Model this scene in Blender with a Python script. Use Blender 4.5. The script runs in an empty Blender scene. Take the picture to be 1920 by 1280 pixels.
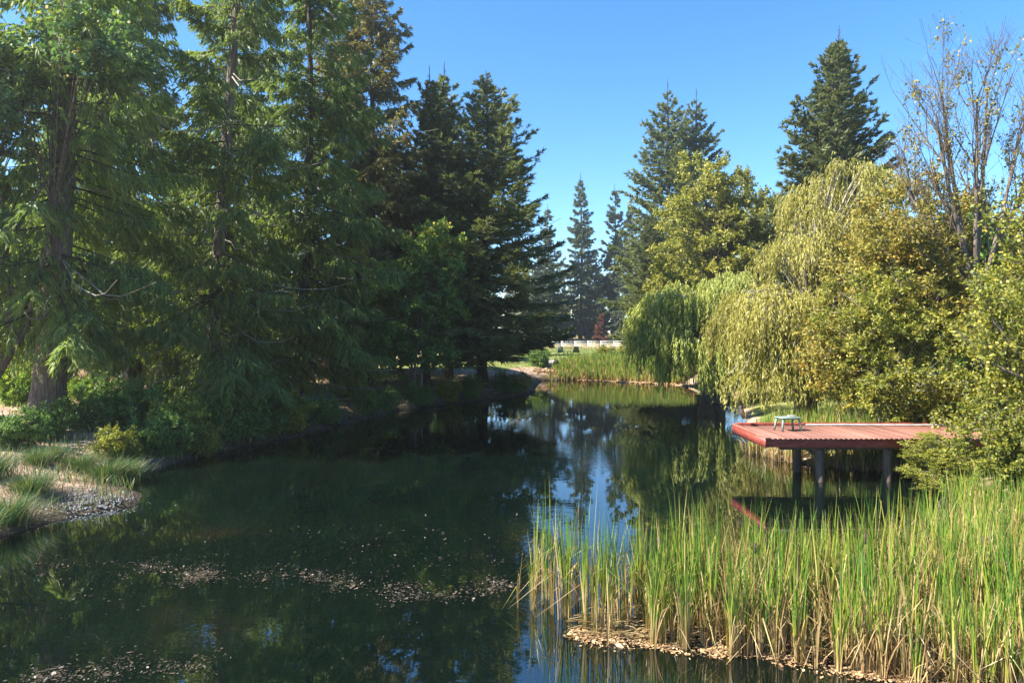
import bpy, math, random
import numpy as np
from mathutils import Vector

SC = bpy.context.scene
COL = SC.collection
R = math.radians
rng = np.random.default_rng(7)
random.seed(7)

# ------------------------------------------------------------------ camera
CAM_H = 4.2
F = 1280.0            # focal length in pixels of the 1920 px wide photograph
HORIZON = 630.0
cam_d = bpy.data.cameras.new('camera')
cam = bpy.data.objects.new('camera', cam_d)
COL.objects.link(cam)
cam.location = (0, 0, CAM_H)
cam.rotation_euler = (R(90), 0, 0)
cam_d.sensor_width = 36
cam_d.lens = 36 * F / 1920
cam_d.shift_y = -(640 - HORIZON) / 1920
cam_d.clip_start = 0.1
cam_d.clip_end = 6000
SC.camera = cam

# ------------------------------------------------------------------ light
SUN_AZ = 103      # degrees to the left of the view direction
SUN_EL = 45
w = bpy.data.worlds.new('World')
SC.world = w
w.use_nodes = True
nt = w.node_tree
bg = nt.nodes['Background']
sky = nt.nodes.new('ShaderNodeTexSky')
sky.sky_type = 'NISHITA'
sky.sun_disc = False
sky.sun_elevation = R(SUN_EL)
sky.sun_rotation = R(-SUN_AZ)
sky.altitude = 1500
sky.air_density = 1.0
sky.dust_density = 0.25
sky.ozone_density = 2.0
hs = nt.nodes.new('ShaderNodeHueSaturation')
hs.inputs['Saturation'].default_value = 1.28
nt.links.new(sky.outputs[0], hs.inputs['Color'])
nt.links.new(hs.outputs[0], bg.inputs[0])
bg.inputs[1].default_value = 0.088
sun_d = bpy.data.lights.new('sun', 'SUN')
sun = bpy.data.objects.new('sun', sun_d)
COL.objects.link(sun)
sun_d.energy = 4.6
sun_d.angle = R(0.5)
sun_d.color = (1.0, 0.94, 0.84)
sv = Vector((-math.sin(R(SUN_AZ)) * math.cos(R(SUN_EL)), math.cos(R(SUN_AZ)) * math.cos(R(SUN_EL)), math.sin(R(SUN_EL))))
sun.rotation_euler = sv.to_track_quat('Z', 'Y').to_euler()
sun.location = sv * 60
SC.view_settings.view_transform = 'Standard'
SC.view_settings.look = 'None'
SC.view_settings.exposure = 1.95
SC.view_settings.gamma = 1
SC.view_settings.use_curve_mapping = False
cy = SC.cycles
cy.max_bounces = 12
cy.diffuse_bounces = 8
cy.glossy_bounces = 3
cy.transmission_bounces = 8
cy.transparent_max_bounces = 8
cy.caustics_reflective = False
cy.caustics_refractive = False
cy.use_denoising = True
cy.sample_clamp_indirect = 6

# ------------------------------------------------------------------ helpers
def px(x, y, z=0.0):
    """world point at height z seen at photograph pixel x, y"""
    Y = F * (CAM_H - z) / (y - HORIZON)
    return np.array(((x - 960) / F * Y, Y, z))
def at(x, Y):
    return (x - 960) / F * Y
def zat(y, Y):
    return CAM_H - (y - HORIZON) / F * Y

def tag(o, label=None, cat=None, group=None, kind=None):
    if label: o['label'] = label
    if cat: o['category'] = cat
    if group: o['group'] = group
    if kind: o['kind'] = kind
    return o
def empty(name, loc, rz=0.0):
    o = bpy.data.objects.new(name, None)
    COL.objects.link(o)
    o.location = loc
    o.rotation_euler = (0, 0, rz)
    o.empty_display_size = 0.3
    return o
def link(name, me, parent=None, kind=None):
    o = bpy.data.objects.new(name, me)
    COL.objects.link(o)
    if parent is not None: o.parent = parent
    if kind: o['kind'] = kind
    return o
def copy_tree(o, parent=None):
    c = o.copy(); COL.objects.link(c); c.parent = parent
    for ch in list(o.children): copy_tree(ch, c)
    return c

class Mesh:
    """collects quads (4 verts each or indexed) and builds ONE mesh"""
    def __init__(self, k=4): self.v = []; self.f = []; self.t = []; self.n = 0; self.k = k
    def add(self, v, f, t=None):
        v = np.asarray(v, dtype=np.float32).reshape(-1, 3)
        f = np.asarray(f, dtype=np.int32).reshape(-1, self.k)
        self.v.append(v); self.f.append(f + self.n)
        if t is None: t = np.zeros(len(v), np.float32)
        self.t.append(np.broadcast_to(np.asarray(t, np.float32), (len(v),)))
        self.n += len(v)
    def build(self, name, mat, smooth=False):
        v = np.concatenate(self.v); f = np.concatenate(self.f); t = np.concatenate(self.t)
        me = bpy.data.meshes.new(name)
        me.vertices.add(len(v)); me.vertices.foreach_set('co', v.ravel())
        me.loops.add(len(f) * self.k); me.loops.foreach_set('vertex_index', f.ravel())
        me.polygons.add(len(f))
        me.polygons.foreach_set('loop_start', np.arange(len(f), dtype=np.int32) * self.k)
        me.polygons.foreach_set('loop_total', np.full(len(f), self.k, np.int32))
        if smooth: me.polygons.foreach_set('use_smooth', np.ones(len(f), bool))
        me.update(calc_edges=True)
        a = me.attributes.new('t', 'FLOAT', 'POINT'); a.data.foreach_set('value', t.astype(np.float32))
        me.materials.append(mat)
        return me

def unit(a):
    return a / np.maximum(np.linalg.norm(a, axis=-1, keepdims=True), 1e-9)
def rnd_unit(rg, n):
    return unit(rg.normal(size=(n, 3)))

def leaves(M, p, d, s, L, W, t, mid=0.45, fold=0.0):
    """diamond leaves: base p, direction d, side s (unit, made square to d)"""
    n = len(p)
    d = unit(d); s = unit(s - d * np.sum(s * d, 1, keepdims=True))
    L = np.broadcast_to(np.asarray(L, float), (n,))[:, None]
    W = np.broadcast_to(np.asarray(W, float), (n,))[:, None]
    nn = np.cross(d, s)
    v = np.stack([p, p + d * L * mid + s * W * .5 + nn * W * fold, p + d * L, p + d * L * mid - s * W * .5 + nn * W * fold], 1)
    f = np.arange(n * 4).reshape(n, 4)
    M.add(v.reshape(-1, 3), f, np.repeat(np.clip(t, 0, 1), 4))

def blades3(M, p, d, s, L, W, t):
    """one pointed triangle per spray (M must be Mesh(3))"""
    n = len(p); d = unit(d); s = unit(s - d * np.sum(s * d, 1, keepdims=True))
    L = np.broadcast_to(np.asarray(L, float), (n,))[:, None]; W = np.broadcast_to(np.asarray(W, float), (n,))[:, None]
    v = np.stack([p + s * W * .5, p - s * W * .5, p + d * L], 1)
    M.add(v.reshape(-1, 3), np.arange(n * 3).reshape(n, 3), np.repeat(np.clip(t, 0, 1), 3))

def tubes(M, P, Rr, sides=4, t=0.0):
    """P (N,K,3) polylines, Rr (N,K) radii"""
    P = np.asarray(P, float); Rr = np.asarray(Rr, float)
    N, K, _ = P.shape
    T = unit(np.gradient(P, axis=1))
    ref = np.where(np.abs(T[..., 2:3]) > 0.9, np.array([1.0, 0, 0]), np.array([0, 0, 1.0]))
    # one steady reference per line keeps rings from twisting
    ref = np.broadcast_to(ref[:, :1], T.shape)
    a = unit(np.cross(T, ref)); b = np.cross(T, a)
    ang = np.arange(sides) / sides * 2 * np.pi
    ring = P[:, :, None] + Rr[:, :, None, None] * (a[:, :, None] * np.cos(ang)[None, None, :, None] + b[:, :, None] * np.sin(ang)[None, None, :, None])
    idx = np.arange(N * K * sides).reshape(N, K, sides)
    f = np.stack([idx[:, :-1], np.roll(idx, -1, 2)[:, :-1], np.roll(idx, -1, 2)[:, 1:], idx[:, 1:]], -1)
    tt = np.broadcast_to(np.asarray(t, float).reshape(-1, 1, 1) if np.ndim(t) else t, (N, K, sides)).reshape(-1)
    M.add(ring.reshape(-1, 3), f.reshape(-1, 4), tt)

def bez(a, b, c, K):
    """quadratic curves, a b c (N,3) -> (N,K,3)"""
    u = np.linspace(0, 1, K)[None, :, None]
    return a[:, None] * (1 - u) ** 2 + 2 * b[:, None] * u * (1 - u) + c[:, None] * u ** 2

def box(M, x0, x1, y0, y1, z0, z1, t=0.0):
    v = [(x0, y0, z0), (x1, y0, z0), (x1, y1, z0), (x0, y1, z0), (x0, y0, z1), (x1, y0, z1), (x1, y1, z1), (x0, y1, z1)]
    f = [(0, 3, 2, 1), (4, 5, 6, 7), (0, 1, 5, 4), (1, 2, 6, 5), (2, 3, 7, 6), (3, 0, 4, 7)]
    M.add(v, f, t)
def hexa(M, v):   # 8 free corners ordered like box
    M.add(v, [(0, 3, 2, 1), (4, 5, 6, 7), (0, 1, 5, 4), (1, 2, 6, 5), (2, 3, 7, 6), (3, 0, 4, 7)])
def boxobj(name, mat, parent, b, bevel=0.0):
    m = Mesh(); box(m, *b); o = link(name, m.build(name, mat), parent)
    if bevel:
        md = o.modifiers.new('bevel', 'BEVEL'); md.width = bevel; md.segments = 2
    return o

# ------------------------------------------------------------------ materials
def newmat(name):
    m = bpy.data.materials.new(name); m.use_nodes = True
    n = m.node_tree.nodes; n.clear()
    out = n.new('ShaderNodeOutputMaterial')
    return m, m.node_tree, n, m.node_tree.links, out
def ramp(n, stops, interp='LINEAR'):
    r = n.new('ShaderNodeValToRGB'); e = r.color_ramp.elements
    r.color_ramp.interpolation = interp
    while len(e) < len(stops): e.new(0.5)
    for i, (p, c) in enumerate(stops):
        e[i].position = p; e[i].color = (*c, 1)
    return r
def leafmat(name, stops, trans=0.35, rough=0.5, spec=0.35, tcol=(1.15, 1.25, 0.55), vary=0.12):
    m, t, n, l, out = newmat(name)
    a = n.new('ShaderNodeAttribute'); a.attribute_name = 't'
    r = ramp(n, stops); l.new(a.outputs['Fac'], r.inputs[0])
    oi = n.new('ShaderNodeObjectInfo')
    mr = n.new('ShaderNodeMapRange'); mr.inputs[3].default_value = 1 - vary; mr.inputs[4].default_value = 1 + vary
    l.new(oi.outputs['Random'], mr.inputs[0])
    hsv = n.new('ShaderNodeHueSaturation'); l.new(mr.outputs[0], hsv.inputs['Value']); l.new(r.outputs[0], hsv.inputs['Color'])
    p = n.new('ShaderNodeBsdfPrincipled'); p.inputs['Roughness'].default_value = rough
    p.inputs['Specular IOR Level'].default_value = spec
    l.new(hsv.outputs[0], p.inputs['Base Color'])
    tr = n.new('ShaderNodeBsdfTranslucent')
    mx = n.new('ShaderNodeMix'); mx.data_type = 'RGBA'; mx.blend_type = 'MULTIPLY'; mx.inputs[0].default_value = 1
    l.new(hsv.outputs[0], mx.inputs[6]); mx.inputs[7].default_value = (*tcol, 1)
    l.new(mx.outputs[2], tr.inputs[0])
    ms = n.new('ShaderNodeMixShader'); ms.inputs[0].default_value = trans
    l.new(p.outputs[0], ms.inputs[1]); l.new(tr.outputs[0], ms.inputs[2]); l.new(ms.outputs[0], out.inputs[0])
    return m
def noisemat(name, stops, scale=4, rough=0.8, detail=6, bump=0.3, bscale=None, stretch=(1, 1, 1), spec=0.3, coords='Object', bdist=0.03):
    m, t, n, l, out = newmat(name)
    tc = n.new('ShaderNodeTexCoord'); mp = n.new('ShaderNodeMapping'); mp.inputs['Scale'].default_value = stretch
    l.new(tc.outputs[coords], mp.inputs[0])
    nz = n.new('ShaderNodeTexNoise'); nz.inputs['Scale'].default_value = scale; nz.inputs['Detail'].default_value = detail
    nz.inputs['Roughness'].default_value = 0.65
    l.new(mp.outputs[0], nz.inputs[0])
    r = ramp(n, stops); l.new(nz.outputs[0], r.inputs[0])
    p = n.new('ShaderNodeBsdfPrincipled'); p.inputs['Roughness'].default_value = rough; p.inputs['Specular IOR Level'].default_value = spec
    l.new(r.outputs[0], p.inputs['Base Color'])
    if bump:
        n2 = n.new('ShaderNodeTexNoise'); n2.inputs['Scale'].default_value = bscale or scale * 3; n2.inputs['Detail'].default_value = 5
        l.new(mp.outputs[0], n2.inputs[0])
        bp = n.new('ShaderNodeBump'); bp.inputs['Strength'].default_value = bump; bp.inputs['Distance'].default_value = bdist
        l.new(n2.outputs[0], bp.inputs['Height']); l.new(bp.outputs[0], p.inputs['Normal'])
    l.new(p.outputs[0], out.inputs[0])
    return m

MAT = {}
MAT['cedar'] = leafmat('cedar_foliage', [(0, (.070, .105, .036)), (.45, (.145, .205, .055)), (.8, (.24, .29, .075)), (1, (.36, .34, .10))], trans=.5, vary=.15)
MAT['fir'] = leafmat('fir_needles', [(0, (.070, .085, .038)), (.5, (.14, .165, .064)), (.85, (.22, .235, .085)), (1, (.32, .28, .14))], trans=.4, tcol=(1.1, 1.15, .6), vary=.18)
MAT['fir_olive'] = leafmat('spruce_needles', [(0, (.09, .085, .034)), (.5, (.185, .175, .058)), (.85, (.28, .245, .08)), (1, (.32, .20, .09))], trans=.4, tcol=(1.1, 1.1, .6), vary=.12)
MAT['fir_blue'] = leafmat('distant_needles', [(0, (.048, .068, .040)), (.5, (.092, .120, .064)), (.9, (.155, .18, .09)), (1, (.22, .21, .11))], trans=.28, tcol=(1.1, 1.15, .7), vary=.15)
MAT['maple'] = leafmat('maple_leaves', [(0, (.06, .115, .06)), (.6, (.12, .205, .085)), (.80, (.19, .27, .07)), (.93, (.35, .33, .03)), (1, (.45, .22, .03))], trans=.4, vary=.05)
MAT['green'] = leafmat('green_leaves', [(0, (.065, .12, .042)), (.6, (.13, .225, .055)), (.9, (.23, .33, .06)), (1, (.42, .36, .04))], trans=.4, vary=.08)
MAT['bright'] = leafmat('lime_leaves', [(0, (.08, .15, .02)), (.6, (.20, .32, .03)), (1, (.50, .45, .05))], trans=.45)
MAT['willow'] = leafmat('willow_leaves', [(0, (.13, .17, .030)), (.4, (.26, .31, .055)), (.75, (.40, .42, .10)), (1, (.52, .50, .18))], trans=.38, tcol=(1.1, 1.15, .6))
MAT['willow_gold'] = leafmat('golden_willow_leaves', [(0, (.16, .15, .030)), (.4, (.32, .30, .06)), (.75, (.46, .42, .10)), (1, (.56, .50, .17))], trans=.36, tcol=(1.1, 1.1, .6))
MAT['olive'] = leafmat('alder_leaves', [(0, (.11, .12, .025)), (.5, (.25, .25, .05)), (.85, (.40, .36, .075)), (1, (.50, .40, .09))], trans=.38)
MAT['yellow'] = leafmat('autumn_leaves', [(0, (.08, .09, .022)), (.4, (.20, .19, .038)), (.75, (.36, .295, .06)), (.93, (.44, .28, .05)), (1, (.38, .18, .045))], trans=.4, tcol=(1.1, 1.1, .6))
MAT['yellowgreen'] = leafmat('yellow_green_leaves', [(0, (.07, .10, .02)), (.45, (.20, .22, .035)), (.8, (.38, .35, .055)), (1, (.52, .42, .07))], trans=.4)
MAT['reed'] = leafmat('reed_blades', [(0, (.13, .075, .035)), (.2, (.30, .19, .085)), (.42, (.50, .38, .18)), (.52, (.28, .27, .04)), (.64, (.16, .25, .025)), (.82, (.07, .165, .02)), (1, (.028, .095, .024))], trans=.3, spec=.5, rough=.4, tcol=(1.1, 1.2, .6), vary=.05)
MAT['grass'] = leafmat('bank_grass', [(0, (.35, .27, .13)), (.35, (.26, .24, .10)), (.55, (.10, .16, .05)), (1, (.04, .10, .035))], trans=.3, vary=.06)
MAT['rust'] = leafmat('rust_needles', [(0, (.12, .05, .03)), (1, (.30, .12, .07))], trans=.2, tcol=(1, 1, 1))
MAT['dull_debris'] = leafmat('dull_floating_leaves', [(0, (.035, .028, .02)), (.6, (.11, .085, .055)), (1, (.22, .17, .12))], trans=.05, tcol=(1, 1, 1))
MAT['debris'] = leafmat('fallen_leaves', [(0, (.10, .06, .03)), (.5, (.33, .20, .10)), (.8, (.50, .33, .17)), (1, (.62, .47, .28))], trans=.05, tcol=(1, 1, 1))
MAT['lightgrass'] = leafmat('lawn_grass', [(0, (.11, .15, .03)), (1, (.26, .27, .08))], trans=.3)
MAT['drygrass'] = leafmat('dry_grass', [(0, (.30, .23, .10)), (1, (.58, .46, .24))], trans=.3, tcol=(1, 1, .8))
MAT['bark'] = noisemat('grey_brown_bark', [(.3, (.06, .045, .036)), (.55, (.16, .125, .10)), (.75, (.28, .235, .19))], scale=6, stretch=(3, 3, .35), bump=.9, bscale=10, bdist=.06)
MAT['bark_dark'] = noisemat('dark_bark', [(.3, (.025, .019, .015)), (.6, (.075, .058, .045)), (.8, (.13, .11, .09))], scale=6, stretch=(3, 3, .4), bump=.8, bdist=.05)
MAT['bark_pale'] = noisemat('pale_twig_bark', [(.3, (.16, .135, .105)), (.7, (.36, .33, .28))], scale=8, bump=.3)
MAT['red'] = noisemat('faded_red_deck_paint', [(.25, (.12, .05, .035)), (.42, (.25, .10, .072)), (.58, (.34, .165, .12)), (.8, (.44, .31, .25))], scale=3.5, detail=9, rough=.6, bump=.25, bscale=30, stretch=(1, 3, 1), bdist=.01)
MAT['redtrim'] = noisemat('red_trim_paint', [(.3, (.12, .026, .018)), (.5, (.25, .050, .034)), (.7, (.31, .085, .06)), (.85, (.36, .20, .15))], scale=4, rough=.5, bump=.15, stretch=(1, 1, 3), bdist=.01)
MAT['post'] = noisemat('weathered_timber', [(.3, (.05, .038, .03)), (.6, (.13, .10, .075)), (.8, (.22, .18, .14))], scale=5, stretch=(3, 3, .5), bump=.5)
MAT['greenplastic'] = noisemat('grey_green_plastic', [(.3, (.16, .22, .19)), (.7, (.24, .31, .27))], scale=8, rough=.45, bump=0)
MAT['white'] = noisemat('white_fence_paint', [(.3, (.62, .62, .60)), (.6, (.80, .80, .78))], scale=3, rough=.5, bump=.05)
MAT['darkgreen'] = noisemat('dark_green_paint', [(.3, (.02, .055, .045)), (.7, (.035, .08, .065))], scale=5, rough=.5, bump=0)
MAT['pipe'] = noisemat('pale_pipe', [(.3, (.42, .42, .40)), (.7, (.62, .62, .6))], scale=5, rough=.4, bump=0)
MAT['decoy'] = noisemat('brown_decoy', [(.3, (.04, .026, .02)), (.7, (.12, .075, .055))], scale=14, rough=.6, bump=.3)
MAT['siding'] = noisemat('tan_siding', [(.3, (.48, .34, .23)), (.7, (.60, .44, .31))], scale=2, rough=.7, bump=.2, stretch=(.2, .2, 6))
MAT['roof'] = noisemat('brown_shingles', [(.3, (.16, .10, .08)), (.7, (.28, .19, .15))], scale=5, rough=.9, bump=.4)
MAT['rock'] = noisemat('grey_rock', [(.3, (.16, .15, .14)), (.7, (.40, .38, .35))], scale=2.5, rough=.85, bump=.6)
m, t, n, l, out = newmat('window_glass'); MAT['glass'] = m
p = n.new('ShaderNodeBsdfPrincipled'); p.inputs['Base Color'].default_value = (.25, .32, .38, 1); p.inputs['Roughness'].default_value = .05; p.inputs['Specular IOR Level'].default_value = 1
l.new(p.outputs[0], out.inputs[0])

# every plank of the deck has weathered a little differently
_n = MAT['red'].node_tree.nodes; _l = MAT['red'].node_tree.links
_p = [x for x in _n if x.type == 'BSDF_PRINCIPLED'][0]; _r = [x for x in _n if x.type == 'VALTORGB'][0]
_oi = _n.new('ShaderNodeObjectInfo'); _mr = _n.new('ShaderNodeMapRange'); _mr.inputs[3].default_value = .72; _mr.inputs[4].default_value = 1.18
_h = _n.new('ShaderNodeHueSaturation'); _l.new(_oi.outputs['Random'], _mr.inputs[0]); _l.new(_mr.outputs[0], _h.inputs['Value']); _l.new(_r.outputs[0], _h.inputs['Color']); _l.new(_h.outputs[0], _p.inputs['Base Color'])
# water
m, t, n, l, out = newmat('pond_water'); MAT['water'] = m
tc = n.new('ShaderNodeTexCoord')
p = n.new('ShaderNodeBsdfPrincipled'); p.inputs['Roughness'].default_value = 0.012; p.inputs['IOR'].default_value = 2.45
nz = n.new('ShaderNodeTexNoise'); nz.inputs['Scale'].default_value = .25; nz.inputs['Detail'].default_value = 4; l.new(tc.outputs['Object'], nz.inputs[0])
r = ramp(n, [(.35, (.0012, .0038, .003)), (.6, (.0025, .006, .004)), (.75, (.012, .011, .005))]); l.new(nz.outputs[0], r.inputs[0]); l.new(r.outputs[0], p.inputs['Base Color'])
mp = n.new('ShaderNodeMapping'); mp.inputs['Scale'].default_value = (1.0, 2.0, 1); l.new(tc.outputs['Object'], mp.inputs[0])
n1 = n.new('ShaderNodeTexNoise'); n1.inputs['Scale'].default_value = 2.2; n1.inputs['Detail'].default_value = 3; n1.inputs['Distortion'].default_value = .6; l.new(mp.outputs[0], n1.inputs[0])
n3 = n.new('ShaderNodeTexNoise'); n3.inputs['Scale'].default_value = .12; n3.inputs['Detail'].default_value = 2; l.new(tc.outputs['Object'], n3.inputs[0])
mr = n.new('ShaderNodeMapRange'); mr.inputs[1].default_value = .42; mr.inputs[2].default_value = .62; mr.inputs[3].default_value = .05; mr.inputs[4].default_value = 1; l.new(n3.outputs[0], mr.inputs[0])
mm = n.new('ShaderNodeMath'); mm.operation = 'MULTIPLY'; l.new(n1.outputs[0], mm.inputs[0]); l.new(mr.outputs[0], mm.inputs[1])
bp = n.new('ShaderNodeBump'); bp.inputs['Strength'].default_value = .22; bp.inputs['Distance'].default_value = .016; l.new(mm.outputs[0], bp.inputs['Height']); l.new(bp.outputs[0], p.inputs['Normal'])
l.new(p.outputs[0], out.inputs[0])

# ground: three soils mixed by painted zone attribute (t) and noise
m, t, n, l, out = newmat('ground_soil'); MAT['ground'] = m
tc = n.new('ShaderNodeTexCoord'); a = n.new('ShaderNodeAttribute'); a.attribute_name = 't'
nz = n.new('ShaderNodeTexNoise'); nz.inputs['Scale'].default_value = .9; nz.inputs['Detail'].default_value = 9; nz.inputs['Roughness'].default_value = .7; l.new(tc.outputs['Object'], nz.inputs[0])
litter = ramp(n, [(.3, (.10, .065, .045)), (.5, (.30, .21, .15)), (.7, (.50, .38, .28))]); l.new(nz.outputs[0], litter.inputs[0])
lawn = ramp(n, [(.3, (.09, .11, .03)), (.5, (.15, .18, .045)), (.68, (.30, .26, .11))]); l.new(nz.outputs[0], lawn.inputs[0])
dry = ramp(n, [(.3, (.26, .20, .09)), (.7, (.50, .40, .20))]); l.new(nz.outputs[0], dry.inputs[0])
mud = ramp(n, [(.3, (.03, .024, .016)), (.7, (.09, .07, .045))]); l.new(nz.outputs[0], mud.inputs[0])
def mixc(f0, f1, A, B):
    mr = n.new('ShaderNodeMapRange'); mr.inputs[1].default_value = f0; mr.inputs[2].default_value = f1; l.new(a.outputs['Fac'], mr.inputs[0])
    x = n.new('ShaderNodeMix'); x.data_type = 'RGBA'; l.new(mr.outputs[0], x.inputs[0]); l.new(A, x.inputs[6]); l.new(B, x.inputs[7]); return x.outputs[2]
c = mixc(.05, .25, mud.outputs[0], litter.outputs[0]); c = mixc(.4, .55, c, lawn.outputs[0]); c = mixc(.7, .9, c, dry.outputs[0])
p = n.new('ShaderNodeBsdfPrincipled'); p.inputs['Roughness'].default_value = .95; p.inputs['Specular IOR Level'].default_value = .1; l.new(c, p.inputs['Base Color'])
n2 = n.new('ShaderNodeTexNoise'); n2.inputs['Scale'].default_value = 9; n2.inputs['Detail'].default_value = 6; l.new(tc.outputs['Object'], n2.inputs[0])
bp = n.new('ShaderNodeBump'); bp.inputs['Strength'].default_value = .8; bp.inputs['Distance'].default_value = .08; l.new(n2.outputs[0], bp.inputs['Height']); l.new(bp.outputs[0], p.inputs['Normal'])
l.new(p.outputs[0], out.inputs[0])

# ------------------------------------------------------------------ pond outline and terrain
POND = np.array([(-13, -14), (-12, 2), (-11.4, 9), (-10.9, 13.2), (-10.5, 14.6), (-10.4, 15.8), (-9.3, 16.8), (-9.8, 18.2), (-10.9, 19.2),
    (-11.2, 21), (-10.7, 24), (-9.6, 27.6), (-8.2, 32.6), (-6.2, 38.8), (-3.2, 43.5), (.2, 47.5), (1.9, 51), (2.2, 57), (2.7, 64.6), (6, 65.6), (9.6, 64.2),
    (14.9, 59.7), (16.2, 54), (15.6, 48), (13.2, 40), (11.3, 33), (10, 28), (8.8, 24.4), (9.6, 22.2), (11.6, 21.2), (13.4, 19), (12.6, 16), (10.5, 13.6),
    (9.3, 11), (8.6, 8), (9, 3), (10, -14)], float)
def pond_sd(x, y):
    """distance to the shoreline, positive on land"""
    x = np.atleast_1d(np.asarray(x, float)); y = np.atleast_1d(np.asarray(y, float))
    best = np.full(x.shape, 1e9); inside = np.zeros(x.shape, bool)
    n_ = len(POND)
    for i in range(n_):
        ax, ay = POND[i]; bx, by = POND[(i + 1) % n_]
        dx, dy = bx - ax, by - ay
        u = np.clip(((x - ax) * dx + (y - ay) * dy) / (dx * dx + dy * dy), 0, 1)
        best = np.minimum(best, np.hypot(x - ax - u * dx, y - ay - u * dy))
        c = ((ay > y) != (by > y)) & (x < (bx - ax) * (y - ay) / (by - ay + 1e-12) + ax)
        inside ^= c
    return np.where(inside, -best, best)
_ph = rng.uniform(0, 6.28, 12)
def wob(x, y):
    return (np.sin(x * .9 + _ph[0]) * np.cos(y * .7 + _ph[1]) * .5 + np.sin(x * .35 + _ph[2] + y * .2) * .6 + np.sin(y * .31 + _ph[3] - x * .22) * .6
            + np.sin(x * 2.3 + _ph[4]) * np.sin(y * 2.1 + _ph[5]) * .25)
def terr(x, y):
    x = np.atleast_1d(np.asarray(x, float)); y = np.atleast_1d(np.asarray(y, float))
    d = pond_sd(x, y) + wob(x, y) * .15
    sm = lambda a, b, v: np.clip((v - a) / (b - a), 0, 1) ** 2 * (3 - 2 * np.clip((v - a) / (b - a), 0, 1))
    hm = 1.0 + .8 * sm(45, 80, y)
    hm = np.where(x > 8, hm - .35 * (1 - sm(30, 60, y)), hm)
    z = np.where(d > 0, .04 + hm * (1 - np.exp(-np.maximum(d, 0) / 2.4)), -1.3 * (1 - np.exp(np.minimum(d, 0) / 1.5)))
    z = z + np.where(d > .5, wob(x * 1.3, y * 1.3) * .06, 0)
    z = z + 2.6 * sm(118, 160, y) * sm(-10, 12, x) + .5 * sm(105, 140, y)      # slope behind the white fence
    return z
def ground_z(x, y): return float(terr(x, y)[0])

def axis(a, b, step, far, k=1.25):
    c = list(np.arange(a, b + step / 2, step)); s = step; v = b; hi = []
    while v < far: s *= k; v += s; hi.append(v)
    s = step; v = a; lo = []
    while v > -far: s *= k; v -= s; lo.append(v)
    return np.array(lo[::-1] + c + hi)
gx = axis(-24, 24, .5, 2500); gy = axis(4, 72, .5, 3500, 1.08)
X, Y = np.meshgrid(gx, gy); Z = terr(X.ravel(), Y.ravel())
d = pond_sd(X.ravel(), Y.ravel()); xr = X.ravel(); yr = Y.ravel()
zone = np.where(d < .3, 0.02, np.where(d < 1.0, .12, .3))
zone = np.where((yr > 60) & (d > 3), .62, zone)
zone = np.where((yr > 126) | ((xr < -11) & (yr > 60)), .95, zone)
zone = np.where((xr > 9) & (yr < 60) & (d > .1), .36 + .0 * d, zone)
zone = np.where((xr > 9) & (yr < 60) & (d > .6), .6, zone)
zone = np.where((xr < -12) & (yr > 33) & (yr <= 60) & (d > 5), .3, zone)
M = Mesh(); nx, ny = len(gx), len(gy); I = np.arange(nx * ny).reshape(ny, nx)
M.add(np.stack([xr, yr, Z], 1), np.stack([I[:-1, :-1], I[:-1, 1:], I[1:, 1:], I[1:, :-1]], -1).reshape(-1, 4), zone)
tag(link('ground', M.build('ground', MAT['ground'], True)), kind='structure')
M = Mesh(); M.add([(-22, -16, 0), (24, -16, 0), (24, 72, 0), (-22, 72, 0)], [(0, 1, 2, 3)])
tag(link('water', M.build('water', MAT['water'])), kind='structure')

# ------------------------------------------------------------------ tree makers
def trunk_mesh(H, r0, lean=(0, 0), bend=.25, sides=12, mat='bark', rg=rng, K=16, top=.04, flare=1.5, z0=-.4):
    u = np.linspace(0, 1, K)
    ph = rg.uniform(0, 6.28, 2)
    P = np.stack([lean[0] * u * H + bend * np.sin(u * 5 + ph[0]) - bend * np.sin(ph[0]), lean[1] * u * H + bend * np.sin(u * 4 + ph[1]) - bend * np.sin(ph[1]), z0 + u * (H - z0)], 1)
    rr = r0 * (1 - u) ** .85 + top * u
    rr = rr * (1 + (flare - 1) * np.exp(-u * H / .7))
    M = Mesh(); tubes(M, P[None], rr[None], sides)
    v = M.v[0]; a = np.arctan2(v[:, 1] - np.repeat(P[:, 1], sides), v[:, 0] - np.repeat(P[:, 0], sides))
    k = 1 + .09 * np.sin(a * 5 + v[:, 2] * .5) * np.exp(-np.maximum(v[:, 2], 0) / 3)
    c = np.repeat(P, sides, 0); M.v[0] = (c + (v - c) * k[:, None]).astype(np.float32)
    return M.build('trunk', MAT[mat], True), P

def along(P, z):
    """point of the trunk axis at heights z"""
    return np.stack([np.interp(z, P[:, 2], P[:, 0]), np.interp(z, P[:, 2], P[:, 1]), z], 1)

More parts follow.
